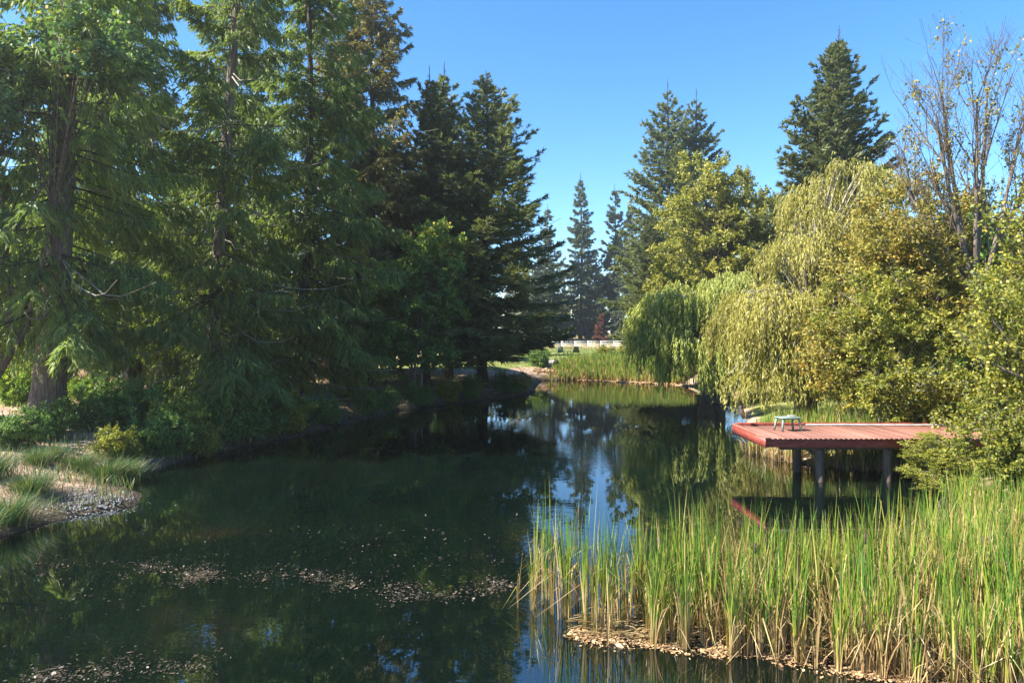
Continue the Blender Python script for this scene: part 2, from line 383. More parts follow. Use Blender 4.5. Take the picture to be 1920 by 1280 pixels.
def conifer(seed, H, h0, Rmax, r0=.3, nb=170, n_leaf=42000, style='fir', L=.26, W=.06, lean=(0, 0), shape=.85, gap=.08, mat='bark_dark', tops=1, dead=0, tshift=0.0, bend=.2):
    rg = np.random.default_rng(seed)
    tm, P = trunk_mesh(H * 1.045, r0, lean, bend, mat=mat, rg=rg, top=.015)
    u = np.sort(rg.random(nb) ** 1.05)
    z = h0 + (H - h0) * u * .985
    az = np.arange(nb) * 2.399 + rg.normal(0, .5, nb)
    k_az = 1 + .18 * np.sin(az * 2 + rg.uniform(0, 6)) + .15 * np.sin(az * 3 + z * .9 + rg.uniform(0, 6))
    prof = Rmax * np.clip(1 - u, 0, 1) ** shape * np.minimum(1, .6 + u * 5)
    BL = np.maximum(prof * k_az * rg.uniform(.62, 1.12, nb), .18)
    keep = rg.random(nb) > gap
    z, az, BL, u = z[keep], az[keep], BL[keep], u[keep]; nb = len(z)
    if tops > 1:      # extra leader tips near the top
        pass
    rad = np.stack([np.cos(az), np.sin(az), np.zeros(nb)], 1)
    side = np.stack([-np.sin(az), np.cos(az), np.zeros(nb)], 1)
    if style == 'cedar':
        a = -.05 - .25 * (1 - u) + .35 * u; b = -.45 * (1 - .6 * u); c3 = .32 + .0 * u
    elif style == 'spruce':
        a = .05 - .35 * (1 - u) + .45 * u; b = -.30 * (1 - u); c3 = .22 + 0 * u
    else:
        a = .02 - .30 * (1 - u) + .75 * u; b = -.08 * (1 - u); c3 = .20 + 0 * u
    a = a + rg.normal(0, .09, nb)
    base = along(P, z)
    def pos(i, s):
        zz = BL[i] * (a[i] * s + b[i] * s * s + c3[i] * s ** 3)
        q = base[i] + rad[i] * (BL[i] * s)[:, None]; q[:, 2] += zz
        wig = np.sin(s * 3 + az[i] * 7) * BL[i] * .06
        return q + side[i] * wig[:, None]
    K = 6
    s = np.linspace(0, 1, K); ii = np.repeat(np.arange(nb), K)
    BP = pos(ii, np.tile(s, nb)).reshape(nb, K, 3)
    br = (np.minimum(.012 + .010 * BL, .06))[:, None] * (1 - .85 * s)[None]
    MB = Mesh(); tubes(MB, BP, br, 3)
    nl_ = 16; zl = H * rg.uniform(.975, 1.035, nl_); al = rg.uniform(0, 6.283, nl_); b0_ = along(P, zl); ll_ = H * .022 * rg.uniform(.4, 1.1, nl_) * (1.05 - (zl - .975 * H) / (.08 * H))
    e_ = b0_ + np.stack([np.cos(al) * .7, np.sin(al) * .7, 0 * al + .75], 1) * ll_[:, None]
    tubes(MB, bez(b0_, (b0_ + e_) / 2 - np.array([0, 0, .12]) * ll_[:, None], e_, 4), np.linspace(.014, .006, 4)[None].repeat(nl_, 0) * max(1, H / 22), 3)
    if dead:
        nd = dead; zd = rg.uniform(h0 * .35, h0 + (H - h0) * .55, nd); ad = rg.uniform(-2.3, .5, nd); ld = rg.uniform(2.6, 5.4, nd)
        bd = along(P, zd); rd = np.stack([np.cos(ad), np.sin(ad), np.zeros(nd)], 1)
        p0 = bd; p1 = bd + rd * ld[:, None] * .6 + np.array([0, 0, -1]) * (ld * .45)[:, None]; p2 = bd + rd * ld[:, None] * 1.15 + np.array([0, 0, -1]) * (ld * .25)[:, None]
        p1 = p1 + rg.normal(0, .35, p1.shape); dq = bez(p0, p1, p2, 7); dq[:, 1:] += rg.normal(0, .06, dq[:, 1:].shape)
        MD = Mesh(); tubes(MD, dq, np.linspace(.042, .012, 7)[None].repeat(nd, 0), 3); dead_me = MD.build('dead_branch', MAT['bark_pale'])
    # twigs
    wgt = BL ** 1.1; per = np.maximum((wgt / wgt.sum() * n_leaf / 14), 3).astype(int)
    bi = np.repeat(np.arange(nb), per); nt_ = len(bi)
    s = rg.random(nt_) ** .75 * .96 + .04
    s = np.clip(s, .12 if style != 'cedar' else .1, 1)
    sg = rg.choice([-1, 1], nt_)
    tl = (BL[bi] * .36 * (1.15 - s) + .16) * rg.uniform(.5, 1.25, nt_)
    tb = pos(bi, s); tang = unit(pos(bi, np.minimum(s + .05, 1.05)) - pos(bi, s - .02))
    td = unit(tang * rg.uniform(.35, .95, nt_)[:, None] + side[bi] * (sg * rg.uniform(.35, 1.0, nt_))[:, None] + rg.normal(0, .12, (nt_, 3)))
    m_ = 14
    ti = np.repeat(np.arange(nt_), m_); v = rg.random(len(ti)) ** .8
    droop = {'cedar': .75, 'spruce': .55, 'fir': .18}[style]
    p = tb[ti] + td[ti] * (tl[ti] * v)[:, None]; p[:, 2] -= droop * tl[ti] * v ** 1.6
    nrm = rnd_unit(rg, len(ti))
    if style == 'cedar':
        dd = td[ti] * .6 + nrm * .42 + np.array([0, 0, -.8]) 
    elif style == 'spruce':
        dd = td[ti] * .6 + nrm * .5 + np.array([0, 0, -.6])
    else:
        dd = td[ti] * .9 + nrm * .60 + np.array([0, 0, .0])
    p += rg.normal(0, .03, p.shape)
    t = .28 * rg.random(nb)[bi][ti] + .30 * rg.random(nt_)[ti] + .36 * rg.random(len(ti)) + tshift
    t = np.where(rg.random(len(ti)) < .02, .97, t)
    ML = Mesh(3); ll = L * rg.uniform(.6, 1.3, len(ti)) * np.clip(.65 + .35 * (1 - u[bi][ti]) * 1.3, .6, 1)
    blades3(ML, p, dd, rnd_unit(rg, len(ti)), ll, W * rg.uniform(.7, 1.3, len(ti)), t)
    # leader needles at the tip
    return dict(trunk=tm, branches=MB.build('branches', MAT['bark_dark']), dead=dead_me if dead else None, leaf=ML)

def plant_tree(name, parts, leafmat_, x, y, label, cat, group=None, rz=0.0, scale=1.0, z=None, wide=1.0):
    if z is None: z = ground_z(x, y)
    o = empty(name, (x, y, z), rz); o.scale = (scale * wide, scale * wide, scale)
    tag(o, label, cat, group)
    if 'crown_me' not in parts: parts['crown_me'] = parts['leaf'].build('crown', MAT[leafmat_])
    if parts.get('trunk'): link('trunk', parts['trunk'], o)
    if parts.get('branches'): link('limbs', parts['branches'], o, 'stuff')
    if parts.get('dead'): link('dead_branches', parts['dead'], o, 'stuff')
    link('crown', parts['crown_me'], o, 'stuff')
    return o

def broadleaf(seed, blobs, n_clu, n_leaf, L=.08, W=.05, sig=.55, fork=(0, 0, 1.5), r0=.16, lean=(0, 0), stems=1, trunk=True, hang=0.0, mat='bark', tshift=0.0, tclump=.35, up=.6, twr=.012, sparse=None, shell=.5, spread=.35, brr=1.0):
    """blobs: (cx,cy,cz,rx,ry,rz,weight); limbs run from the stems to leaf clusters in the blobs"""
    rg = np.random.default_rng(seed)
    B = np.array(blobs, float); wq = B[:, 6] / B[:, 6].sum()
    bi = rg.choice(len(B), n_clu, p=wq)
    dirs = rnd_unit(rg, n_clu); rr = rg.random(n_clu) ** shell
    C = B[bi, :3] + dirs * rr[:, None] * B[bi, 3:6]
    C[:, 2] = np.maximum(C[:, 2], .15)
    fork = np.array(fork, float)
    MT = Mesh()
    st = []
    for k in range(stems):
        a = k / max(stems, 1) * 6.28 + rg.uniform(0, 1); rad0 = 0 if stems == 1 else .12 * stems ** .5
        b0 = np.array([math.cos(a) * rad0, math.sin(a) * rad0, -.35])
        top = fork + (0 if stems == 1 else spread) * np.array([math.cos(a), math.sin(a), 0]) * fork[2] * .6 + rg.normal(0, .05, 3)
        mid = b0 * .5 + top * .5 + rg.normal(0, .06 * fork[2] ** .5, 3) + np.array([0, 0, .1 * fork[2]])
        st.append((b0, mid, top))
    A0 = np.array([s_[0] for s_ in st]); A1 = np.array([s_[1] for s_ in st]); A2 = np.array([s_[2] for s_ in st])
    SP = bez(A0, A1, A2, 9)
    rad = r0 / stems ** .5
    if trunk: tubes(MT, SP, np.linspace(rad * 1.35, rad * .6, 9)[None].repeat(stems, 0), 9)
    tm = MT.build('trunk', MAT[mat], True) if trunk else None
    # primary limbs: from the stem tops to a set of hub points, then from the hubs to the clusters
    nh = max(5, n_clu // 9)
    hub = C[rg.choice(n_clu, nh, replace=False)]
    ctr = fork + np.array([0, 0, .2])
    hub = ctr + (hub - ctr) * rg.uniform(.45, .75, nh)[:, None]
    si = rg.integers(0, stems, nh)
    hs = SP[si, rg.integers(4, 9, nh)]
    hm = hs + (hub - hs) * .45 + np.array([0, 0, 1]) * (up * np.linalg.norm(hub - hs, axis=1) * .35)[:, None] + rg.normal(0, .12, (nh, 3))
    HP = bez(hs, hm, hub, 8)
    MB = Mesh()
    hl = np.linalg.norm(hub - hs, axis=1)
    tubes(MB, HP, brr * (np.clip(rad * .5, .015, .12) * np.clip(hl / hl.max(), .4, 1))[:, None] * np.linspace(1, .35, 8)[None], 5)
    dd = np.linalg.norm(C[:, None] - hub[None], axis=2); hi = dd.argmin(1)
    js = rg.integers(4, 8, n_clu); cs = HP[hi, js]
    cm = cs * .5 + C * .5 + np.array([0, 0, 1]) * (up * .25 * np.linalg.norm(C - cs, axis=1))[:, None] + rg.normal(0, .08, (n_clu, 3))
    tubes(MB, bez(cs, cm, C, 6), brr * np.linspace(.024, .008, 6)[None].repeat(n_clu, 0) * np.clip(rad * 9, .5, 1.2), 3)
    # twigs round each cluster, leaves along the twigs
    ntw = 9
    ci = np.repeat(np.arange(n_clu), ntw)
    outd = unit(C - ctr)
    twd = unit(rnd_unit(rg, len(ci)) + outd[ci] * .55 + np.array([0, 0, .25 - hang]))
    twl = sig * rg.uniform(.7, 2.0, len(ci))
    sub = rg.random(len(ci)) < .35
    e = C[ci] + twd * twl[:, None]; e[:, 2] -= hang * twl * .5
    tubes(MB, bez(C[ci][sub], (C[ci] + e)[sub] * .5 + rg.normal(0, .03, (sub.sum(), 3)), e[sub], 4), np.linspace(twr * .7, twr * .3, 4)[None].repeat(sub.sum(), 0), 3)
    per = max(int(n_leaf / len(ci)), 1)
    ti = np.repeat(np.arange(len(ci)), per)
    v = rg.random(len(ti)) ** .7
    p = C[ci][ti] + twd[ti] * (twl[ti] * v)[:, None] + rg.normal(0, sig * .13, (len(ti), 3)); p[:, 2] -= hang * twl[ti] * .5 * v * v
    ld = unit(twd[ti] * .5 + rnd_unit(rg, len(ti)) + np.array([0, 0, -.25]))
    sd = rnd_unit(rg, len(ti)) + np.array([0, 0, 0]); 
    t = tclump * rg.random(n_clu)[ci][ti] + (1 - tclump) * rg.random(len(ti)) + tshift
    keep = np.ones(len(ti), bool)
    if sparse is not None: keep = rg.random(len(ti)) < sparse(C[ci][ti])
    ML = Mesh(); k = keep
    leaves(ML, p[k], ld[k], sd[k], (L * rg.uniform(.6, 1.35, len(ti)))[k], (W * rg.uniform(.7, 1.3, len(ti)))[k], t[k], .45, .12)
    return dict(trunk=tm, branches=MB.build('branches', MAT[mat]), leaf=ML)

def willow(seed, H, domes, n_casc, strands, trunk_top, r0=.35, L=.13, W=.028, floor=.25, tshift=0.0, base=(0, 0), slen=(1.2, 3.6)):
    """domes: (cx,cy,cz,rx,ry,rz,weight) - cascades start on the upper skin of each dome"""
    rg = np.random.default_rng(seed)
    D = np.array(domes, float); di = rg.choice(len(D), n_casc, p=D[:, 6] / D[:, 6].sum())
    th = rg.uniform(0, 6.283, n_casc); ph = np.arccos(rg.uniform(-.25, 1, n_casc))
    dr = np.stack([np.cos(th) * np.sin(ph), np.sin(th) * np.sin(ph), np.cos(ph)], 1)
    nm = max(12, n_casc // 7)              # rounded mounds of curtains, one above the other
    mc = D[di[:nm], :3] + dr[:nm] * D[di[:nm], 3:6] * rg.uniform(.6, .98, nm)[:, None]
    mi = rg.integers(0, nm, n_casc); mr_ = rg.uniform(.7, 1.25, nm)
    th2 = rg.uniform(0, 6.283, n_casc); ph2 = np.arccos(rg.uniform(.05, 1, n_casc)); cap = np.stack([np.cos(th2) * np.sin(ph2), np.sin(th2) * np.sin(ph2), np.cos(ph2) * .75], 1)
    S = mc[mi] + cap * mr_[mi][:, None]
    out = unit(cap * np.array([1, 1, 0.0]) + dr[mi] * np.array([.5, .5, 0]) + 1e-4)
    fork = np.array(trunk_top, float)
    MT = Mesh(); b0 = np.array([base[0], base[1], -.4])
    tubes(MT, bez(b0[None], ((b0 + fork) / 2 + np.array([.25, 0, 0]))[None], fork[None], 9), np.linspace(r0 * 1.3, r0 * .6, 9)[None], 10)
    MB = Mesh()
    m1 = (fork + S) / 2 + np.array([0, 0, 1.0]) * np.linalg.norm(S - fork, axis=1)[:, None] * .28
    tubes(MB, bez(np.repeat(fork[None], n_casc, 0), m1, S, 9), np.linspace(.07, .012, 9)[None].repeat(n_casc, 0), 4)
    # strands: arch a little outwards and then hang
    ci = np.repeat(np.arange(n_casc), strands); ns = len(ci)
    a = rg.uniform(0, 6.283, ns)
    tan = np.stack([-out[ci][:, 1], out[ci][:, 0], np.zeros(ns)], 1)
    s0 = S[ci] + tan * rg.normal(0, .26, ns)[:, None] + out[ci] * rg.normal(0, .16, ns)[:, None] + np.array([0, 0, 1]) * rg.normal(-.05, .16, ns)[:, None]
    ln = rg.uniform(slen[0], slen[1], n_casc)[ci] * rg.uniform(.55, 1.1, ns)
    ln = np.where(s0[:, 2] < 3.4, np.maximum(ln, s0[:, 2] - .9 - rg.random(ns) * .8), ln)
    ln = np.minimum(ln, np.maximum(s0[:, 2] - floor - rg.random(ns) * .6, .5))
    reach = rg.uniform(.15, .65, ns)
    rdir = unit(out[ci] + tan * rg.normal(0, .45, ns)[:, None])
    def sp(i, v):
        q = s0[i] + rdir[i] * (reach[i] * (1 - np.exp(-v * 3)))[:, None]
        q[:, 2] += .16 * np.sin(np.minimum(v * 4, 3.14)) - ln[i] * v ** 1.15
        q[:, 0] += .05 * np.sin(v * 5 + i) ; q[:, 1] += .05 * np.cos(v * 4 + i * 2)
        return q
    K = 6; ii = np.repeat(np.arange(ns), K)
    sel = rg.random(ns) < .12
    SPp = sp(ii, np.tile(np.linspace(0, 1, K), ns)).reshape(ns, K, 3)[sel]
    tubes(MB, SPp, np.linspace(.007, .003, K)[None].repeat(len(SPp), 0), 3)
    per = np.maximum((ln / .062).astype(int), 8); li = np.repeat(np.arange(ns), per); v = rg.random(len(li))
    p = sp(li, v) + rg.normal(0, .018, (len(li), 3))
    d = rdir[li] * .2 + rnd_unit(rg, len(li)) * .42 + np.array([0, 0, -1.0])
    t = .35 * rg.random(nm)[mi][ci][li] + .2 * rg.random(ns)[li] + .4 * rg.random(len(li)) + tshift
    ML = Mesh(3); blades3(ML, p, d, rnd_unit(rg, len(li)), L * rg.uniform(.6, 1.3, len(li)), W * rg.uniform(.7, 1.4, len(li)), t)
    return dict(trunk=MT.build('trunk', MAT['bark'], True), branches=MB.build('branches', MAT['bark_pale']), leaf=ML)

# ------------------------------------------------------------------ left bank trees
P1 = conifer(11, 26, 3.4, 5.0, .56, 210, 86000, 'cedar', L=.34, W=.062, lean=(.075, .01), shape=.42, gap=.30, dead=12, mat='bark')
plant_tree('cedar_tree', P1, 'cedar', at(85, 25), 25, 'thick-trunked cedar whose bare ribbed trunk foot stands at the left edge of the pond bank', 'tree', 'cedars on the left bank')
P2 = conifer(12, 27, .7, 4.6, .36, 270, 120000, 'cedar', L=.33, W=.062, lean=(.085, .02), shape=.42, gap=.16, dead=34, mat='bark', tshift=.06)
plant_tree('cedar_tree', P2, 'cedar', at(385, 30), 30, 'leaning grey-trunked cedar with pale bare curved dead branches and drooping sprays over the water', 'tree', 'cedars on the left bank')
P3 = conifer(13, 28, 2.2, 4.8, .30, 250, 100000, 'cedar', L=.36, W=.07, lean=(.01, 0), shape=.45, gap=.08, dead=16, tshift=.02)
plant_tree('cedar_tree', P3, 'cedar', at(560, 35.5), 35.5, 'dark cedar right of the leaning grey-trunked cedar, drooping to the bank shrubs', 'tree', 'cedars on the left bank')
P4 = conifer(14, 27.5, 4.4, 4.6, .30, 240, 100000, 'spruce', L=.32, W=.078, lean=(0, 0), shape=.5, gap=.10, dead=10, tshift=.08)
plant_tree('spruce_tree', P4, 'fir_olive', at(690, 46), 46, 'tallest olive-brown spruce with ragged hanging twigs, its tip cut off by the top edge', 'tree', 'tall conifers beside the pond', scale=1.06)
o = plant_tree('spruce_tree', dict(P4), 'fir_olive', at(628, 45), 45, 'olive spruce with a dark slim trunk just left of the tallest ragged spruce', 'tree', 'tall conifers beside the pond', rz=2.1, scale=.93)
P5 = conifer(15, 21.5, 3.0, 4.4, .26, 260, 96000, 'fir', L=.34, W=.08, shape=.66, gap=.04, tshift=.03)
P6 = conifer(16, 21.5, 2.4, 6.2, .32, 330, 140000, 'fir', L=.34, W=.085, shape=.62, gap=.03, dead=12, tshift=.05)
plant_tree('fir_tree', P5, 'fir', at(795, 46), 47, 'fir with a thin spiky tip rising behind the green broadleaf tree', 'tree', 'tall conifers beside the pond', scale=.98)
plant_tree('fir_tree', dict(P5), 'fir', at(842, 52), 52, 'fir with a thin spiky tip just left of the broad fir at the pond corner', 'tree', 'tall conifers beside the pond', rz=2.6, scale=1.07)
plant_tree('fir_tree', P6, 'fir', at(905, 48.5), 48.5, 'broad full fir at the end of the left tree row where the pond bends', 'tree', 'tall conifers beside the pond', rz=.6, scale=1.0, wide=1.16)
plant_tree('fir_tree', dict(P6), 'fir', at(735, 57), 57, 'dense fir filling the gap behind the tallest ragged spruce', 'tree', 'tall conifers beside the pond', rz=3.6, scale=.92)
plant_tree('cedar_tree', dict(P3), 'cedar', at(255, 38), 38, 'dark cedar standing behind and between the thick-trunked and the leaning cedar', 'tree', 'cedars on the left bank', rz=1.9, scale=1.05)
plant_tree('cedar_tree', dict(P2), 'cedar', at(-60, 36), 36, 'cedar at the far left edge behind the thick-trunked one', 'tree', 'cedars on the left bank', rz=4.0, scale=.8)

plant_tree('cedar_tree', dict(P2), 'cedar', at(480, 43), 43, 'tall cedar behind the leaning grey-trunked one filling the gap to its right', 'tree', 'cedars on the left bank', rz=2.6, scale=.95)
plant_tree('cedar_tree', dict(P3), 'cedar', at(120, 47), 47, 'cedar far behind the thick-trunked one near the house', 'tree', 'cedars on the left bank', rz=5.1, scale=1.0)
# maple hanging in from the top left corner
PM = broadleaf(21, [(.4, .5, 11.4, 2.6, 2.4, 3.2, 3), (3.6, 1.2, 12.6, 2.6, 2.2, 1.6, .7), (.3, 0, 6.0, 1.7, 1.8, 3.4, 1.6)], 170, 24000, L=.17, W=.13, sig=.5, fork=(1.2, .5, 3.5), r0=.28, tclump=.30, stems=2, up=.5)
plant_tree('maple_tree', PM, 'maple', at(-90, 22.5), 22.5, 'big-leaved maple with yellowing leaves reaching in from the top left corner', 'tree')
# bright green broadleaf tree
PD = broadleaf(22, [(0, 0, 5.2, 2.9, 2.6, 3.8, 3), (.9, -.4, 8.4, 1.9, 1.8, 2.4, 1.2), (-1.6, 0, 3.2, 2.0, 1.8, 2.0, 1)], 240, 40000, L=.18, W=.13, sig=.40, fork=(0, 0, 2.2), r0=.18, tclump=.45, stems=3, up=.5)
_z = np.concatenate(PD['leaf'].v)[:, 2]; _t = np.concatenate(PD['leaf'].t)
PD['leaf'].t = [np.where(_z > 8.2 + 3.0 * np.sin(_t * 9) ** 2, np.clip(_t + .42, 0, 1), _t).astype(np.float32)]   # lime and yellow leaves at the top, their sunlit brightness put into the colour
plant_tree('broadleaf_tree', PD, 'green', at(778, 40.5), 41, 'rounded green broadleaf tree with a lime yellow top in front of the dark firs', 'tree')

# ------------------------------------------------------------------ far and right conifers
PF = conifer(31, 30, 1.5, 4.4, .34, 200, 46000, 'spruce', L=.6, W=.18, shape=.6, gap=.08, tshift=.0)
PF2 = conifer(32, 24, 1.2, 3.6, .26, 170, 32000, 'fir', L=.6, W=.18, shape=.65, gap=.12)
def far(parts, H, x, ytop, Yd, lab, rz, mat='fir_blue', name='fir_tree', grp='conifers beyond the far shore'):
    X_ = at(x, Yd); g = ground_z(X_, Yd); s = (zat(ytop, Yd) - g) / H
    plant_tree(name, dict(parts) if 'crown_me' in parts else parts, mat, X_, Yd, lab, 'tree', grp, rz, s)
far(PF, 30, 1088, 335, 136, 'straight dark spruce standing alone against the sky at the middle of the far shore', .3)
PF2['crown_me'] = PF2['leaf'].build('crown', MAT['fir_blue'])
far(PF2, 24, 1030, 392, 133, 'thin pale conifer between the left tree row and the lone dark spruce', 1.2)
far(PF2, 24, 1150, 357, 140, 'thin-tipped conifer just right of the lone dark spruce', 2.8)
far(PF2, 24, 1005, 470, 128, 'low fir half hidden behind the right edge of the left tree row', 4.4)
far(PF2, 24, 1118, 470, 134, 'short pale fir behind the small rust-red conifer', 5.2)
far(PF, 30, 1182, 380, 130, 'broad dark conifer left of the twin-topped pair', 3.3)
PB = conifer(33, 31, 1.5, 7.0, .42, 320, 96000, 'fir', L=.5, W=.14, shape=.68, gap=.04)
far(PB, 31, 1255, 168, 78, 'left and taller one of the two firs rising behind the willow lobe', .9, 'fir', grp='firs behind the willows')
far(PB, 31, 1303, 188, 80, 'right one of the two firs rising behind the willow lobe', 3.9, 'fir', grp='firs behind the willows')
far(PB, 31, 1215, 400, 74, 'lower dark fir at the left foot of the twin firs', 2.2, 'fir', grp='firs behind the willows')
PC = conifer(34, 25, 2.0, 6.9, .4, 620, 150000, 'fir', L=.40, W=.12, shape=.72, gap=.0, tshift=.06)
far(PC, 25, 1575, 78, 49, 'big broad green fir towering behind the golden willow', 1.5, 'fir', grp='firs behind the willows')
# small rust conifer
PR = conifer(35, 4.6, .5, 1.1, .06, 60, 5000, 'fir', L=.3, W=.12, shape=.8)
far(PR, 4.6, 1129, 590, 128, 'small rust-red dying conifer on the dry slope behind the white fence', 0, 'rust', grp=None)

# ------------------------------------------------------------------ right bank broadleaf trees
PA = broadleaf(41, [(0, 0, 9.5, 4.0, 3.6, 5.2, 3), (-2.3, -.5, 6.0, 2.2, 2.2, 4.0, 1.2), (2.6, 0, 11, 2.4, 2.4, 3.6, 1), (0, 0, 13.6, 2.6, 2.4, 3.2, .9)], 330, 64000, L=.17, W=.12, sig=.48, fork=(0, 0, 3.2), r0=.3, stems=3, up=.9, tclump=.35)
plant_tree('alder_tree', PA, 'olive', at(1335, 54), 55, 'olive-yellow airy broadleaf tree in front of the twin firs and above the willow lobe', 'tree', scale=1.17)
PA2 = broadleaf(42, [(0, 0, 9, 3.0, 3, 5.0, 3), (0, 0, 13, 1.8, 1.8, 2.6, .8)], 160, 18000, L=.23, W=.165, sig=.5, fork=(0, 0, 3), r0=.25, stems=2, up=.9, tshift=-.08)
plant_tree('alder_tree', PA2, 'olive', at(1425, 58), 58, 'darker airy broadleaf tree wedged between the olive one and the big green fir', 'tree')
# weeping willows (trunk coordinates relative to its foot)
W1 = willow(57, 9, [(-1.3, -.5, 5.2, 2.4, 2.2, 2.6, 2.6), (-3.6, -.6, 4.3, 1.5, 1.5, 1.9, 1.6), (.9, -.5, 5.4, 1.8, 2, 2.6, 1.3), (-2.2, -2.0, 3.4, 2.0, 1.2, 1.4, 1.3), (.6, -2.2, 3.0, 1.9, 1.2, 1.3, 1.0)], 270, 14, (0, .2, 3.6), .3, L=.24, W=.06, slen=(1.4, 3.2), floor=-.1, tshift=.06)
plant_tree('weeping_willow', W1, 'willow', at(1352, 42), 42.5, 'lower light green weeping willow with curtains trailing to the water by the far reeds', 'tree', 'weeping willows', z=.4)
W2 = willow(52, 13, [(2.0, 0, 8.9, 2.0, 2.0, 3.3, 2.2), (.2, -.6, 6.4, 1.9, 1.9, 2.9, 2.2), (-2.2, -1.1, 3.9, 1.3, 1.4, 1.9, 1.6), (2.0, -1.2, 5.0, 2.2, 2, 2.8, 1.6), (-.8, -2.6, 3.0, 1.8, 1.0, 1.7, 1.3), (3.6, -.4, 7.2, 1.8, 1.8, 2.8, .9), (-.6, -2.0, 2.2, 2.8, 1.4, .6, 1.0)], 470, 13, (.3, 0, 4.6), .42, L=.18, W=.043, slen=(.8, 2.0), floor=.0)
plant_tree('weeping_willow', W2, 'willow_gold', 13.2, 31, 'large golden weeping willow behind the red dock with tiered hanging curtains', 'tree', 'weeping willows', z=.4)

# autumn bush-tree behind the dock
PY = broadleaf(43, [(0, 0, 4.8, 3.0, 2.6, 3.4, 3), (-1.8, -.6, 3.0, 2.0, 1.8, 1.9, 1.2), (.9, 0, 7.4, 2.6, 2, 2.2, 1.6), (2.6, .5, 5.4, 2.4, 2, 3.2, 1.3)], 400, 64000, L=.13, W=.08, sig=.40, fork=(.4, 0, 1.6), r0=.2, stems=5, up=.7, hang=.15, tshift=.03, tclump=.3, mat='bark_pale', brr=.8)
plant_tree('autumn_tree', PY, 'yellow', at(1705, 25), 25.5, 'arching tree with orange and yellow autumn leaves behind the right half of the red dock', 'tree')
# multi-stem bare-topped tree: limbs fork and fork again, nearly upright, leaves mostly on the lower ones
def fan_tree(seed, foot, fork_z, limbs, twig_len, leaf_p, n_leaf_per, L, W, r0=.22, mat='bark', tshift=0.0, levels=((7, .62), (6, .5), (4, .42))):
    """limbs: (dx, dy, dz) of every main limb from the fork; leaf_p(z) = share of twigs that still carry leaves"""
    rg = np.random.default_rng(seed)
    MT = Mesh(); b0 = np.array([foot[0], foot[1], -.4]); fk = np.array([0, 0, fork_z])
    tubes(MT, bez(b0[None], ((b0 + fk) / 2 + np.array([.12, 0, 0]))[None], fk[None], 9), np.linspace(r0 * 1.4, r0 * .8, 9)[None], 10)
    A = []; Rr = []
    cur = []
    for d in limbs:
        d = np.array(d, float); st = fk + np.array([0, 0, -rg.uniform(0, fork_z * .25)])
        mid = st + d * .45 + np.array([d[0] * .18, d[1] * .18, -.0]) ; e = st + d
        c = bez(st[None], mid[None], e[None], 12)[0]; rad = np.linspace(r0 * .52, .02, 12)
        A.append(c); Rr.append(rad); cur.append((c, rad))
    tips = []
    for li, (nb, fr) in enumerate(levels):
        nxt = []
        for c, rad in cur:
            ln = np.linalg.norm(c[-1] - c[0])
            for k in range(nb):
                j = int(rg.integers(3, 11)); p0 = c[j]; tg = unit(c[j] - c[j - 1])
                a = rg.normal(0, 1, 3) * np.array([1, 1, .35]); dv = unit(tg + a * (.42 if li < 2 else .6) + np.array([0, 0, .35]))
                l_ = ln * fr * rg.uniform(.55, 1.1) * (1.15 - j / 14)
                if li == len(levels) - 1: l_ = twig_len * rg.uniform(.5, 1.3)
                e = p0 + dv * l_; e[2] += .10 * l_
                q = bez(p0[None], (p0 + dv * l_ * .5 + rg.normal(0, .05 * l_, 3))[None], e[None], 12)[0]
                r_ = np.linspace(min(rad[j] * .62, .05), .006, 12)
                nxt.append((q, r_)); A.append(q); Rr.append(r_)
                tips.append(q[2:]) if li >= 1 else None
        cur = nxt
    MB = Mesh()
    A = np.array(A)[:, ::2] if len(A) > 400 else np.array(A); Rr = np.array(Rr); Rr = Rr[:, ::2] if A.shape[1] == 6 else Rr
    nl = len(limbs); tubes(MB, A[:nl], Rr[:nl], 7); tubes(MB, A[nl:], Rr[nl:], 3)
    T = np.array(tips); pz = leaf_p(T[:, -1, 2]); T = T[rg.random(len(T)) < pz]
    ii = np.repeat(np.arange(len(T)), n_leaf_per); v = rg.integers(0, T.shape[1] - 1, len(ii)); f_ = rg.random(len(ii))[:, None]
    p = T[ii, v] * (1 - f_) + T[ii, v + 1] * f_ + rg.normal(0, .07, (len(ii), 3))
    ML = Mesh(); t = .3 * rg.random(len(T))[ii] + .7 * rg.random(len(ii)) + tshift
    leaves(ML, p, rnd_unit(rg, len(ii)) + np.array([0, 0, -.4]), rnd_unit(rg, len(ii)), L * rg.uniform(.6, 1.3, len(ii)), W * rg.uniform(.7, 1.3, len(ii)), t, .45, .12)
    return dict(trunk=MT.build('trunk', MAT[mat], True), branches=MB.build('branches', MAT[mat], True), leaf=ML)
PT = fan_tree(44, (.4, 0), 5.6, [(-2.6, .3, 4.2), (-1.7, -.4, 6.6), (-.9, .5, 8.0), (-.1, -.3, 8.4), (.7, .3, 7.8), (1.5, -.2, 6.8), (2.3, .3, 4.6), (-2.4, -.6, 1.6), (2.4, -.4, 1.8)], .8,
    lambda z: np.clip(1.0 - (z - 6.5) / 3.2, .10, .95), 15, .11, .075)
plant_tree('bare_topped_tree', PT, 'yellow', at(1838, 23.5), 23.8, 'many-stemmed tree with nearly leafless fanned upper branches against the sky on the right', 'tree')

